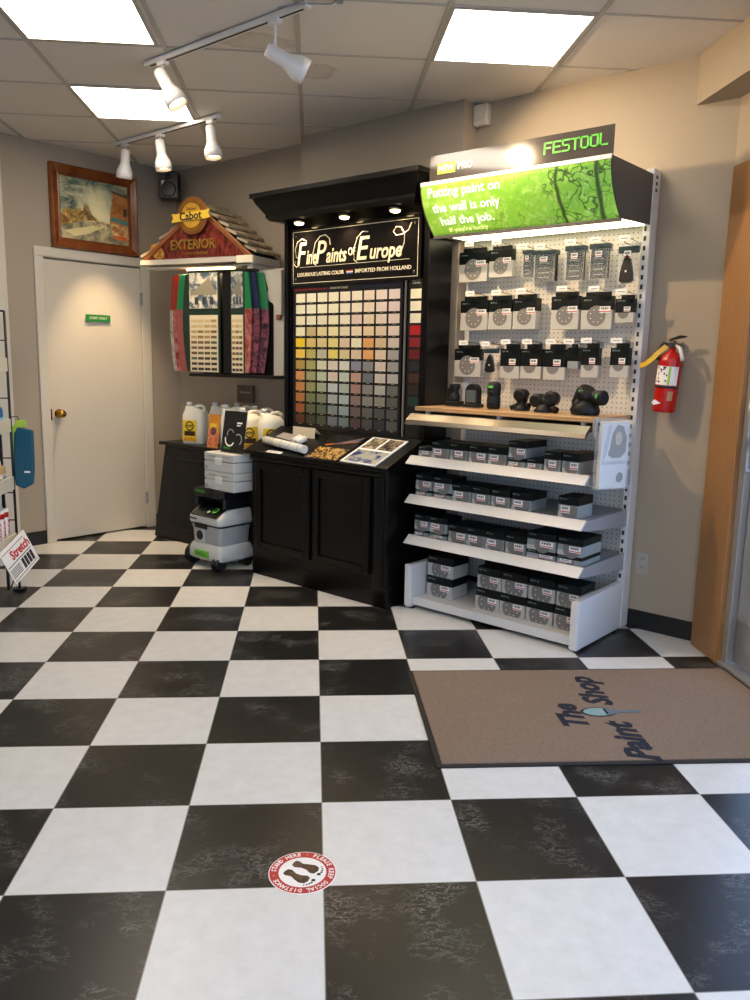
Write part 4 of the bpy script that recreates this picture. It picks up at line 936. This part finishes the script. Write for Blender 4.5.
for sx in (-1,):
    b=MB(); b.lathe([(.056,0),(.066,.006),(.066,.040),(.056,.046)],DKB,(sx*.158-.0,-.09,.066),(sx,0,0),28); b.lathe([(.022,0),(.022,.004)],BLK,(sx*.204,-.09,.066),(sx,0,0),16); b.build('wheel',V)
for sx,sy in ((.12,-.125),(-.11,.10),(.12,.10)):
    b=MB(); b.lathe([(.036,0),(.043,.004),(.043,.022),(.036,.026)],DKB,(sx-.026,sy,.043),(1,0,0),20); b.lathe([(.036,0),(.043,.004),(.043,.022),(.036,.026)],DKB,(sx+.010,sy,.043),(1,0,0),20); b.box(sx-.006,sx+.01,sy-.01,sy+.012,.033,.06,BLK); b.build('caster',V)
# systainers
for k in range(2):
    z=.5235+k*.1215
    o=empty('tool_case',(-2.765,1.965,z)); tag(o,['lower','upper'][k]+' of the two white stacked cases on the dust extractor','tool case','white cases stacked on the dust extractor')
    b=MB(); b.box(-.148,.148,-.10,.10,0,.066,LG); b.build('case_body',o,bevel=.006)
    b=MB(); b.box(-.148,.148,-.10,.10,.069,.12,LG); b.build('case_lid',o,bevel=.006)
    b=MB(); b.box(-.035,.035,-.106,-.099,.045,.09,WHITEP); b.build('front_latch',o,bevel=.003)
    for q in (-.10,.03):
        MB().box(q,q+.075,-.1012,-.0995,.094,.101,GREYM).build('label_slot',o)
    MB().box(-.135,-.115,-.1012,-.0995,.012,.034,GREYM).build('side_latch',o)
o=empty('leaflet_holder',(-2.71,1.93,.5235+.243)); tag(o,'black leaflet in a clear stand on top of the white cases','leaflet holder')
T=Matrix.Rotation(R(-9),4,'X'); b=MB(); b.box(-.115,.105,0,.004,0,.27,BLK,T); b.build('leaflet',o,bevel=.001)
b=MB()
def arc(cx,cz,r,a0,a1,w,m):
    n=8
    for j in range(n):
        t0=a0+(a1-a0)*j/n;t1=a0+(a1-a0)*(j+1)/n
        b.prism([(cx+r*math.cos(t0),cz+r*math.sin(t0)),(cx+r*math.cos(t1),cz+r*math.sin(t1)),(cx+(r+w)*math.cos(t1),cz+(r+w)*math.sin(t1)),(cx+(r+w)*math.cos(t0),cz+(r+w)*math.sin(t0))],-.0012,0,m,'y',T)
arc(-.035,.09,.040,R(170),R(330),.010,TAG); arc(-.035,.12,.028,R(20),R(200),.006,GREYM); arc(.045,.09,.03,R(-60),R(130),.008,GREYM); b.box(.02,.07,-.0012,0,.19,.20,TAG,T); b.box(.02,.055,-.0012,0,.175,.183,TAG,T); b.build('leaflet_picture',o)
text('lettering','FESTOOL',.016,GREEN,o,(-.05,-.0005,.030),(R(81),0,0),align='CENTER',ext=.0003)
b=MB(); b.box(-.12,.11,.005,.007,0,.285,CLEAR,T); b.box(-.12,.11,-.05,.03,0,.003,CLEAR); b.build('clear_stand',o)

# ================================================================ EXTERIOR STAIN DISPLAY (gabled)
ang=R(14); G=empty('stain_sample_display',(-3.38,2.18,0),ang); tag(G,'gabled house shaped stain sample display with shingle roof and round badge','display')
EV=2.045; PK=2.385; gw=.478; ay=-.0
# local: x right, y back. roof back edge follows wall
RUST=mat_noise2('dark red shingle print','#4a1512','#8a3a2c',30,.25,.4,.6,(1,1,.4)); COP=M('copper paint','#a8683c',.35,metal=.5)
SHG=mat_noise2('grey brown shingles','#8a7c62','#b5a586',14,.8)
b=MB(); b.prism([(-gw+.02,EV),(gw-.02,EV),(.03,PK-.02)],.0,.012,RUST,'y'); b.build('gable_panel',G)
for sx in (-1,1):
    b=MB(); b.prism([(sx*(gw),EV-.004),(sx*(gw-.055),EV),(.03-sx*.0,PK-.03),(.03,PK+.012)],-.012,.004,COP,'y'); b.build('rake_board',G,bevel=.002)
# fascia + eave
b=MB(); b.box(-gw-.01,gw+.01,-.015,.06,EV-.040,EV-.004,CREAM); b.build('fascia',G,bevel=.003)
MB().box(gw-.115,gw+.015,-.03,-.012,EV-.050,EV-.002,M('bright cream block','#fff2cf',.4)).build('fascia_block',G,bevel=.002)
# roof slopes as stepped shingle courses (right slope depth grows to the wall)
nC=6
for sx in (-1,1):
    b=MB(); 
    for k in range(nC):
        t0=k/nC; t1=(k+1)/nC+.03
        xa=sx*(gw+.02)*(1-t0)+.03*t0; xb=sx*(gw+.02)*(1-t1)+.03*t1
        za=EV+(PK+.01-EV)*t0; zb=EV+(PK+.01-EV)*t1
        if sx>0: ya=.20+.25*t0; yb_=.20+.25*t1+.0; ya=.30+.10*t0; yb_=.30+.10*t1
        else: ya=.12+.28*t0; yb_=.12+.28*t1
        ncol=5
        for j in range(ncol):
            u0=j/ncol+.01+(.06*(k%2)); u1=(j+1)/ncol-.008+(.06*(k%2)); u1=min(u1,1.0); u0=min(u0,.995)
            P=lambda x,y,z,dz: Vector((x,y,z+dz))
            lo=.034; hi=.004
            q0=[P(xa,ya*u0,za,lo),P(xa,ya*u1,za,lo),P(xb,yb_*u1,zb,hi),P(xb,yb_*u0,zb,hi)]
            q1=[v-Vector((0,0,.018)) for v in q0]
            b.face(q0,SHG); b.face(q1,SHG)
            for i in range(4): b.face([q0[i],q0[(i+1)%4],q1[(i+1)%4],q1[i]],SHG)
    # underlay
    xa=sx*(gw); q=[Vector((xa,0,EV)),Vector((xa,.30 if sx>0 else .12,EV)),Vector((.03,.40,PK-.004)),Vector((.03,0,PK-.004))]
    b.face(q,M('dark underlay','#2a241d',.9)); b.face([v-Vector((0,0,.012)) for v in q],M('dark underlay'))
    b.build('shingle_roof',G)
b=MB(); b.prism([(gw-.02,-.0),(gw+.015,0),(gw+.015,.30),(gw-.02,.30)],EV-.055,EV-.004,CREAM,'z'); b.prism([(gw-.05,-.0),(gw+.0,0),(gw+.0,.30),(gw-.05,.30)],EV-.09,EV-.055,CREAM,'z'); b.build('side_eave',G,bevel=.003)
MB().box(-gw+.03,gw-.03,.012,.11,EV-.066,EV-.055,CREAM).build('soffit_board',G)
# lettering
text('gable_lettering','EXTERIOR',.092,GOLD,G,(-.02,-.008,EV+.085),align='CENTER',bold=.001,scale=(.92,1,1),ext=.004)
text('gable_lettering','STAINS & FINISHES',.026,GOLD,G,(-.0,-.006,EV+.028),align='CENTER',ext=.001)
MB().disc((-.34,-.004,EV+.05),.07,mat_noise2('golden wood print','#8a4a1c','#e0a84a',20,.2),ry=.045,rot=-.6).build('corner_picture',G)
# badge
bd=empty('badge',(0,-.03,0),parent=G)
b=MB(); b.lathe([(.122,0),(.126,.006),(.122,.016)],COP,(0,.012,2.318),(0,-1,0),40); o_=b.build('badge_rim',bd)
b=MB(); b.lathe([(.112,0),(.112,.019)],M('brass face','#9a6a2c',.3,metal=.5),(0,.010,2.318),(0,-1,0),40); b.build('badge_ring',bd)
b=MB(); b.lathe([(.082,0),(.082,.021)],M('golden face','#d9a23c',.3,metal=.3),(0,.010,2.318),(0,-1,0),40); b.build('badge_face',bd)
b=MB(); b.prism([(-.165,2.275),(-.150,2.305),(-.165,2.335),(-.12,2.330),(.12,2.345),(.165,2.355),(.15,2.325),(.165,2.295),(.12,2.290),(-.12,2.278)],-.022,-.012,M('yellow ribbon','#e3bb3c',.35),'y'); b.build('ribbon',bd,bevel=.002)
text('badge_lettering','Cabot',.074,INK,bd,(0,-.0225,2.311),(R(90),R(-3),0),align='CENTER',bold=.0018,ext=.001)
text('badge_lettering','Samuel',.030,M('brown print'),bd,(0,-.0125,2.362),align='CENTER',shear=.3,ext=.0006)
for s_,a0,a1,rr_,flip in (('PREMIUM',130,50,.097,0),('STAINS',-125,-55,.097,1)):
    for k,chh in enumerate(s_):
        a=R(a0+(a1-a0)*k/(len(s_)-1)); text('badge_lettering',chh,.020,GOLD,bd,(rr_*math.cos(a),-.0098,2.318+rr_*math.sin(a)),(R(90),-(a-R(90)) if not flip else -(a+R(90)),0),align='CENTER',ext=.0006,res=1)
# lamp under gable
MB().box(-.10,.28,.02,.07,EV-.083,EV-.067,M('lit warm tube','#ffdf9a',.4,emit=6)).build('strip_lamp',G)
ld=bpy.data.lights.new('gable','AREA'); ld.shape='RECTANGLE'; ld.size=.5; ld.size_y=.06; ld.energy=5; ld.color=(1,.78,.48)
lo=bpy.data.objects.new('gable_lamp',ld); COL.objects.link(lo); lo.parent=G; lo.location=(.1,.03,EV-.09)
# backing: black panels, posts
b=MB(); b.box(-.03,.57,.10,.125,1.25,EV-.09,M('black laminate','#0e0d0d',.4)); b.build('back_panel',G)
b=MB(); b.box(-.045,.665,-.04,.125,1.235,1.255,M('black laminate')); b.build('bottom_shelf',G,bevel=.002)
b=MB(); b.box(-.06,.50,-.02,.04,EV-.105,EV-.088,M('black laminate')); b.build('top_bar',G,bevel=.004)
b=MB(); b.box(.225,.310,-.01,.03,1.255,EV-.10,M('black laminate')); b.build('center_post',G,bevel=.01)
# cream post and scroll bracket at the right, against the wall
b=MB(); b.box(.572,.655,.10,.135,1.235,EV-.08,CREAM); b.build('cream_post',G,bevel=.004)
b=MB(); pts=[(.655,1.955),(.655,1.66),(.625,1.66),(.60,1.70),(.585,1.735),(.555,1.75),(.535,1.79),(.548,1.83),(.53,1.88),(.49,1.93),(.44,1.945),(.40,1.955)]
b.prism(pts,.070,.100,CREAM,'y'); b.build('scroll_bracket',G,bevel=.004)
b=MB(); b.box(.605,.64,.08,.13,1.63,1.66,COP); b.build('bracket_pendant',G,bevel=.004)
# sample panels
def samples(x0,x1,name,label,seed,cols):
    s=empty('sample_board',(0,0,0),parent=G)
    b=MB(); b.box(x0,x1,-.035,-.028,1.268,1.655,M('cream card','#d8cba8',.5)); b.box(x0-.012,x1+.012,-.028,-.018,1.262,1.945,M('dark green board','#1f3327',.4)); b.build('board',s)
    b=MB(); b.box(x0,x1,-.035,-.028,1.70,1.938,mat_noise2('house photo '+str(seed),'#4f5f6c','#ddd6bd',15,.3,.42,.58)); 
    b.prism([(x0+.01,1.80),(x0+(x1-x0)*.7,1.90),(x1-.005,1.80),(x1-.005,1.79),(x0+.01,1.79)],-.0365,-.035,M('print roof','#8f876f',.4),'y')
    for k in range(3): xx=x0+(x1-x0)*(.2+.27*k); b.box(xx,xx+(x1-x0)*.12,-.037,-.035,1.725,1.775,M('print window','#2d3740',.4))
    b.build('house_photo',s)
    b=MB(); random.seed(seed); lay_cols=['#c9b27c','#b39a66','#a5884f','#8c6f40','#76593a','#6a4a2c','#56603f','#45382a','#3d3326','#2f2a20']
    for r_ in range(10):
        for c_ in range(cols):
            xx=x0+(x1-x0)*(.05+.95*c_/cols); ww=(x1-x0)*.80/cols; zz=1.625-.0365*r_
            col=lay_cols[min(9,max(0,r_+random.choice((-1,0,0,1))+(c_-1)//2))]; b.box(xx,xx+ww,-.0362,-.035,zz-.018,zz,M('stain chip '+col,col,.5))
    b.build('stain_chips',s)
samples(-.035,.205,'l','',5,4); samples(.322,.415,'r','',9,3)
# bowed brochure wings
def wing(px,py,yaw,length,cols,zt=1.935,zb=1.268,bow=.03):
    s=MB(); n=14; T=Matrix.Translation((px,py,0))@Matrix.Rotation(yaw,4,'Z')
    outer=[(length+bow*math.sin(math.pi*k/n),zb+(zt-zb)*k/n) for k in range(n+1)]
    m1,m2=cols; zs=zb+(zt-zb)*.66
    lower=[p for p in outer if p[1]<=zs]; upper=[p for p in outer if p[1]>=zs-.02]
    s.prism([(0,zb)]+lower+[(0,lower[-1][1])],-.008,.008,m2,'y',T); s.prism([(0,upper[0][1])]+upper+[(0,zt)],-.008,.008,m1,'y',T)
    s.build('sample_wing',G,bevel=.002)
RP=mat_noise2('red deck photo','#7a2a26','#b5756a',20,.3); GY=mat_noise2('grey photo','#8a8078','#bcb2a4',20,.3); PK_=mat_noise2('dark floral photo','#2a1a20','#9a5560',30,.3)
GRN=M('green header print','#1f7a44',.35); REDH=M('red header print','#8f2a1c',.35); NB=M('navy header print','#1f2246',.35)
wing(-.05,.05,R(178),.205,(REDH,GY)); wing(-.05,.035,R(181),.155,(REDH,RP)); wing(-.05,.02,R(184),.10,(GRN,M('pink deck photo','#96504c',.35,var=.2,scale=40)),bow=.035); wing(-.04,-.0,R(186),.045,(M('dark green board'),M('dark green board')),bow=.03)
wing(.43,-.025,R(-3),.03,(GRN,RP),bow=.025); wing(.43,-.005,R(8),.065,(NB,PK_),bow=.03); wing(.43,.02,R(16),.105,(GRN,PK_),bow=.035)

# ================================================================ LEFT WIRE RACK
XY=lambda x,y,z: ab(x,y)+(z,)
Kk=empty('wire_rack',ab(-1.745,2.80)+(0,),D45); tag(Kk,'black wire merchandise rack with cream shelf edges at the left edge','rack')
WIRE=M('black wire','#100f0f',.35)
# local frame: x right(+x), y away. rack spans x -.36..0 , y -.85..0
b=MB()
for x,y in ((0,0),(-.36,0),(0,-.85),(-.36,-.85)): b.cyl((x,y,.015),(x,y,1.60),.0075,WIRE,seg=8)
b.cyl((0,0,1.60),(-.36,0,1.60),.006,WIRE); b.cyl((0,-.85,1.60),(-.36,-.85,1.60),.006,WIRE); b.cyl((-.36,0,1.6),(-.36,-.85,1.6),.006,WIRE)
for z in (.14,.42,.58,.78,.95,1.12,1.28,1.44):
    for y in (0,-.85): b.cyl((0,y,z),(-.36,y,z),.004,WIRE,seg=6)
b.build('wire_frame',Kk)
for z in (.27,.60,.93,1.27):
    b=MB(); b.box(-.36,-.005,-.845,-.005,z,z+.008,WIRE); b.build('wire_shelf',Kk)
    b=MB(); b.box(-.012,.004,-.845,-.005,z-.0,z+.075,CREAM); b.build('shelf_edge',Kk,bevel=.002)
b=MB(); b.box(-.05,-.035,-.06,-.045,.015,1.62,BLK); b.build('rear_post',Kk)
for x,y in ((0,0),(-.36,0),(0,-.85),(-.36,-.85)):
    f=MB(); f.box(x-.03,x+.03,y-.03,y+.03,0,.015,BLK); f.tube([(x,y-.0,.14),(x-.05 if x==0 else x+.05,y,.012)],.004,WIRE); f.build('foot',Kk,bevel=.003)
def rk(x,y,z): # rack-local -> room frame
    p=ab(-1.745+x,2.80+y); return (p[0],p[1],z)
def bottle(x,y,z,kind,label):
    o=empty({'b':'blue_bottle','g':'glue_bottle','c':'caulk_tube','k':'black_figure'}[kind],rk(x,y,z),D45+R(90)); tag(o,label,{'b':'bottle','g':'bottle','c':'tube','k':'stand'}[kind])
    if kind=='b':
        BL=M('blue bottle','#1f5f9c',.3); b=MB(); b.lathe([(.038,0),(.040,.006),(.040,.12),(.034,.135),(.018,.142)],BL,seg=20); b.build('bottle_body',o)
        b=MB(); b.lathe([(.020,0),(.020,.022),(.016,.024)],TAG,(0,0,.142),seg=16); b.build('cap',o); b=MB(); b.lathe([(.0405,0),(.0405,.04)],M('pale blue label','#8fb6d6',.4),(0,0,.04),seg=20); b.build('label',o)
    if kind=='g':
        b=MB(); b.lathe([(.034,0),(.036,.005),(.036,.12),(.030,.135),(.015,.14)],TAG if 'left' in label else M('tan bottle','#a98a55',.5),seg=20); b.build('bottle_body',o); b=MB(); b.lathe([(.016,0),(.012,.015),(.008,.03),(.002,.075)],TAG,(0,0,.14),seg=12); b.build('nozzle',o)
        b=MB(); b.lathe([(.0365,0),(.0365,.06)],mat_noise2('printed bottle label '+label[:4],'#3a3834','#e2ded2',40,.4),(0,0,.03),seg=20); b.build('label',o)
    if kind=='c':
        b=MB(); b.lathe([(.026,0),(.027,.003),(.027,.215),(.024,.22)],TAG,seg=20); b.build('tube_body',o); b=MB(); b.lathe([(.012,0),(.009,.02),(.003,.075)],TAG,(0,0,.22),seg=12); b.build('nozzle',o)
        b=MB(); b.lathe([(.0274,0),(.0274,.03)],REDP,(0,0,.17),seg=20); b.lathe([(.0274,0),(.0274,.012)],M('blue print','#2b4d9c',.4),(0,0,.02),seg=20); b.build('printed_band',o)
        text('lettering','CAULK',.036,RED,o,(0,-.028,.045),(R(90),R(-90),0),ext=.0006,bold=.0006)
bottle(-.05,-.08,.938,'b','blue bottle with a white cap on the rack shelf')
bottle(-.065,-.22,.938,'b','second blue bottle nearer the picture edge on the rack shelf')
bottle(-.055,-.065,.608,'g','tan glue bottle at the right end of the rack shelf')
bottle(-.055,-.16,.608,'g','white glue bottle left of the tan one on the rack shelf')
for k,t in enumerate(('nearest the wall end','second from the wall end','third from the wall end')): bottle(-.05,-.05-.062*k,.278,'c',f'white caulk tube with red print, {t} of the lowest rack shelf')
o=empty('glove_packet',rk(.03,.02,.62),D45); tag(o,'teal and lime packet hanging on the outside of the wire rack','packet')
b=MB(); n=8
pts=[(-.03,.06),(-.025,.0),(.02,-.02),(.075,.01),(.085,.1),(.088,.32),(.0,.335),(-.02,.3)]
b.prism(pts,-.012,.012,CLOTH_T,'y'); b.build('packet_body',o,bevel=.008); b=MB(); b.prism([(-.035,.06),(-.03,.33),(.0,.375),(.045,.38),(.05,.34),(-.005,.33),(-.02,.25)],-.009,.009,LIME,'y'); b.build('lime_edge',o,bevel=.004)
MB().box(.03,.062,-.0145,-.012,.075,.085,TAG).build('white_mark',o)
MB().tube([(.01,0,.37),(.005,0,.395),(-.03,-.02,.395)],.003,WIRE).build('hang_hook',o)
o=empty('newspaper_sign',rk(.095,-.06,.155),D45+R(78)); tag(o,'tilted white printed sign with red headline at the foot of the wire rack','sign')
T=Matrix.Rotation(R(-18),4,'X')@Matrix.Rotation(R(-16),4,'Y')
b=MB(); b.box(-.20,.10,-.004,0,.0,.20,TAG,T); b.build('sign_sheet',o)
b=MB()
for k in range(4): b.box(.0-.034*k+.045,.0-.034*k+.07,-.0052,-.004,.025,.085,INK,T)
b.box(-.19,.085,-.0052,-.004,.095,.099,INK,T); b.box(-.19,.085,-.0052,-.004,.012,.015,INK,T); b.box(-.19,.06,-.0052,-.004,.175,.178,INK,T)
for k in range(5): b.box(-.19,-.08,-.0052,-.004,.03+.011*k,.034+.011*k,INK,T)
b.build('printed_columns',o)
tt=text('headline','Stretch',.072,RED,o,(0,0,0),bold=.0018,ext=.0006,align='RIGHT'); tt.matrix_local=T@Matrix.Translation((.09,-.0055,.135))@Matrix.Rotation(R(90),4,'X')

# ================================================================ FLOOR MAT + STICKER (tile frame)
MT=empty('floor_mat',ab(1.13,1.045)+(0,),D45); tag(MT,'brown carpet entrance mat with dark blue lettering by the glass door','mat')
hx,hy_=.735,.437
b=MB(); b.box(-hx,hx,-hy_,hy_,0,.006,M('black mat rubber','#201c1a',.8)); b.build('rubber_border',MT,bevel=.002)
b=MB(); b.box(-hx+.02,hx-.02,-hy_+.018,hy_-.018,.004,.011,mat_carpet()); b.build('carpet',MT,bevel=.003)
def mtext(s_,x,y,size,sx=1): text('mat_lettering',s_,size,NAVY,MT,(x-1.13,y-1.045,.0112),(0,0,R(90)),shear=.28,bold=.0060,ext=.0008,scale=(sx,1,1))
mtext('The',.985,.875,.135); mtext('Paint',1.145,.615,.150,1.0); mtext('Shop',1.145,1.075,.150,.98)
b=MB(); b.lathe([(.050,0),(.050,.0012)],NAVY,(0,0,.011),T=Matrix.Translation((-.025,-.030,0))@Matrix.Diagonal((1.45,.84,1,1))); b.lathe([(.042,0),(.042,.0020)],M('pale teal pile','#7f9a98',.9),(0,0,.011),T=Matrix.Translation((-.025,-.030,0))@Matrix.Diagonal((1.45,.82,1,1)))
b.prism([(-.0,-.056),(.022,-.05),(.022,-.01),(-.0,-.004)],.0118,.0136,NAVY,'z'); b.prism([(.01,-.06),(.035,-.052),(.06,-.038),(.14,-.040),(.15,-.03),(.14,-.022),(.06,-.024),(.035,-.010),(.01,-.002)],.0118,.0142,M('grey blue pile','#5c6a78',.9),'z'); b.build('brush_emblem',MT)
ST=empty('floor_sticker',(-.082,.003,0),0); tag(ST,'round red and white social distance sticker on the checkered floor','sticker')
b=MB(); b.lathe([(.092,0),(.092,.0010)],TAG,(0,0,0),seg=56); b.build('white_rim',ST)
b=MB(); b.lathe([(.0895,0),(.0895,.0014)],M('sticker red','#b3241d',.4),(0,0,0),seg=56); b.build('red_ring',ST)
b=MB(); b.lathe([(.0645,0),(.0645,.0018)],TAG,(0,0,0),seg=56); b.build('white_center',ST)
BRN=mat_noise2('brown shoe print','#1c120c','#5a3a22',40,.4)
# image-right in room frame ~ (.76,.65)
Rr=Matrix.Rotation(math.atan2(.652,.758),4,'Z')
def foot(cx,cy,rot,mir):
    b=MB(); T=Rr@Matrix.Translation((cx,cy,0))@Matrix.Rotation(rot,4,'Z')@Matrix.Diagonal((1.12,mir*1.3,1,1))
    sole=[(-.036,0),(-.034,.009),(-.024,.012),(-.008,.007),(.006,.008),(.020,.014),(.030,.012),(.034,.0),(.030,-.010),(.018,-.014),(.0,-.010),(-.012,-.006),(-.026,-.010),(-.034,-.008)]
    b.prism([(x,y) for x,y in sole],.0018,.0022,BRN,'z',T)
    for k,(tx,ty,r) in enumerate(((.042,.009,.0058),(.0435,.001,.0036),(.042,-.005,.0032),(.039,-.0105,.0028),(.034,-.015,.0024))): b.disc(T@Vector((tx,ty,.0022)),r,INK,(0,0,1),12)
    b.build('footprint',ST)
foot(-.014,-.020,R(-32),1); foot(.008,.022,R(-26),-1)
txt='PLEASE KEEP SOCIAL DISTANCE · STAND HERE · '
for k,chh in enumerate(txt):
    if chh==' ': continue
    a=R(45+40-8+32)-k*2*math.pi/len(txt); r_=.0775
    text('ring_lettering',chh,.0195,TAG,ST,(r_*math.cos(a),r_*math.sin(a),.0015),(0,0,a-R(90)),align='CENTER',ext=.0004,bold=.0004,res=1,scale=(.9,1,1))

# ================================================================ LIGHT + CAMERA
wd=bpy.data.worlds.new('daylight'); SC.world=wd; wd.use_nodes=True; nt=wd.node_tree; bg=nt.nodes['Background']
sky=nt.nodes.new('ShaderNodeTexSky'); sky.sky_type='NISHITA'; sky.sun_disc=False; sky.sun_elevation=R(40); sky.sun_rotation=R(200)

mixw=nt.nodes.new('ShaderNodeMix'); mixw.data_type='RGBA'; mixw.blend_type='MIX'; mixw.inputs[0].default_value=.85
nt.links.new(sky.outputs[0],mixw.inputs[6]); mixw.inputs[7].default_value=(1.6,2.5,4.4,1)
nt.links.new(mixw.outputs[2],bg.inputs[0]); bg.inputs[1].default_value=1.0
sd=bpy.data.lights.new('sun','SUN'); sd.energy=3.5; sd.angle=R(1); sd.color=(1,.95,.88)
so_=bpy.data.objects.new('sun',sd); COL.objects.link(so_); sv=Vector((.10,.62,-.78)); q=ab(sv.x,sv.y); so_.rotation_euler=(-Vector((q[0],q[1],sv.z))).to_track_quat('Z','Y').to_euler()
cam=bpy.data.cameras.new('camera'); co=bpy.data.objects.new('camera',cam); COL.objects.link(co); SC.camera=co
cam.sensor_fit='VERTICAL'; cam.sensor_height=36; cam.sensor_width=27; cam.lens=36*809.91/1000; cam.clip_start=.02
Tt=.41; yaw,pitch,roll=7.86362289e-02,1.71303039e-01,2.03464554e-02
f=Vector((math.sin(yaw)*math.cos(pitch),math.cos(yaw)*math.cos(pitch),-math.sin(pitch))); r=Vector((math.cos(yaw),-math.sin(yaw),0)); u=r.cross(f)
r2=r*math.cos(roll)+u*math.sin(roll); u2=-r*math.sin(roll)+u*math.cos(roll)
Mx=Matrix((r2,u2,-f)).transposed().to_4x4(); Mx.translation=Vector((-8.96767887e-02*Tt,-4.73255942*Tt,3.35219742*Tt))
co.matrix_world=Matrix.Rotation(D45,4,'Z')@Mx
vs=SC.view_settings; vs.view_transform='Standard'; vs.look='None'; vs.gamma=1; vs.use_curve_mapping=False; vs.exposure=.22
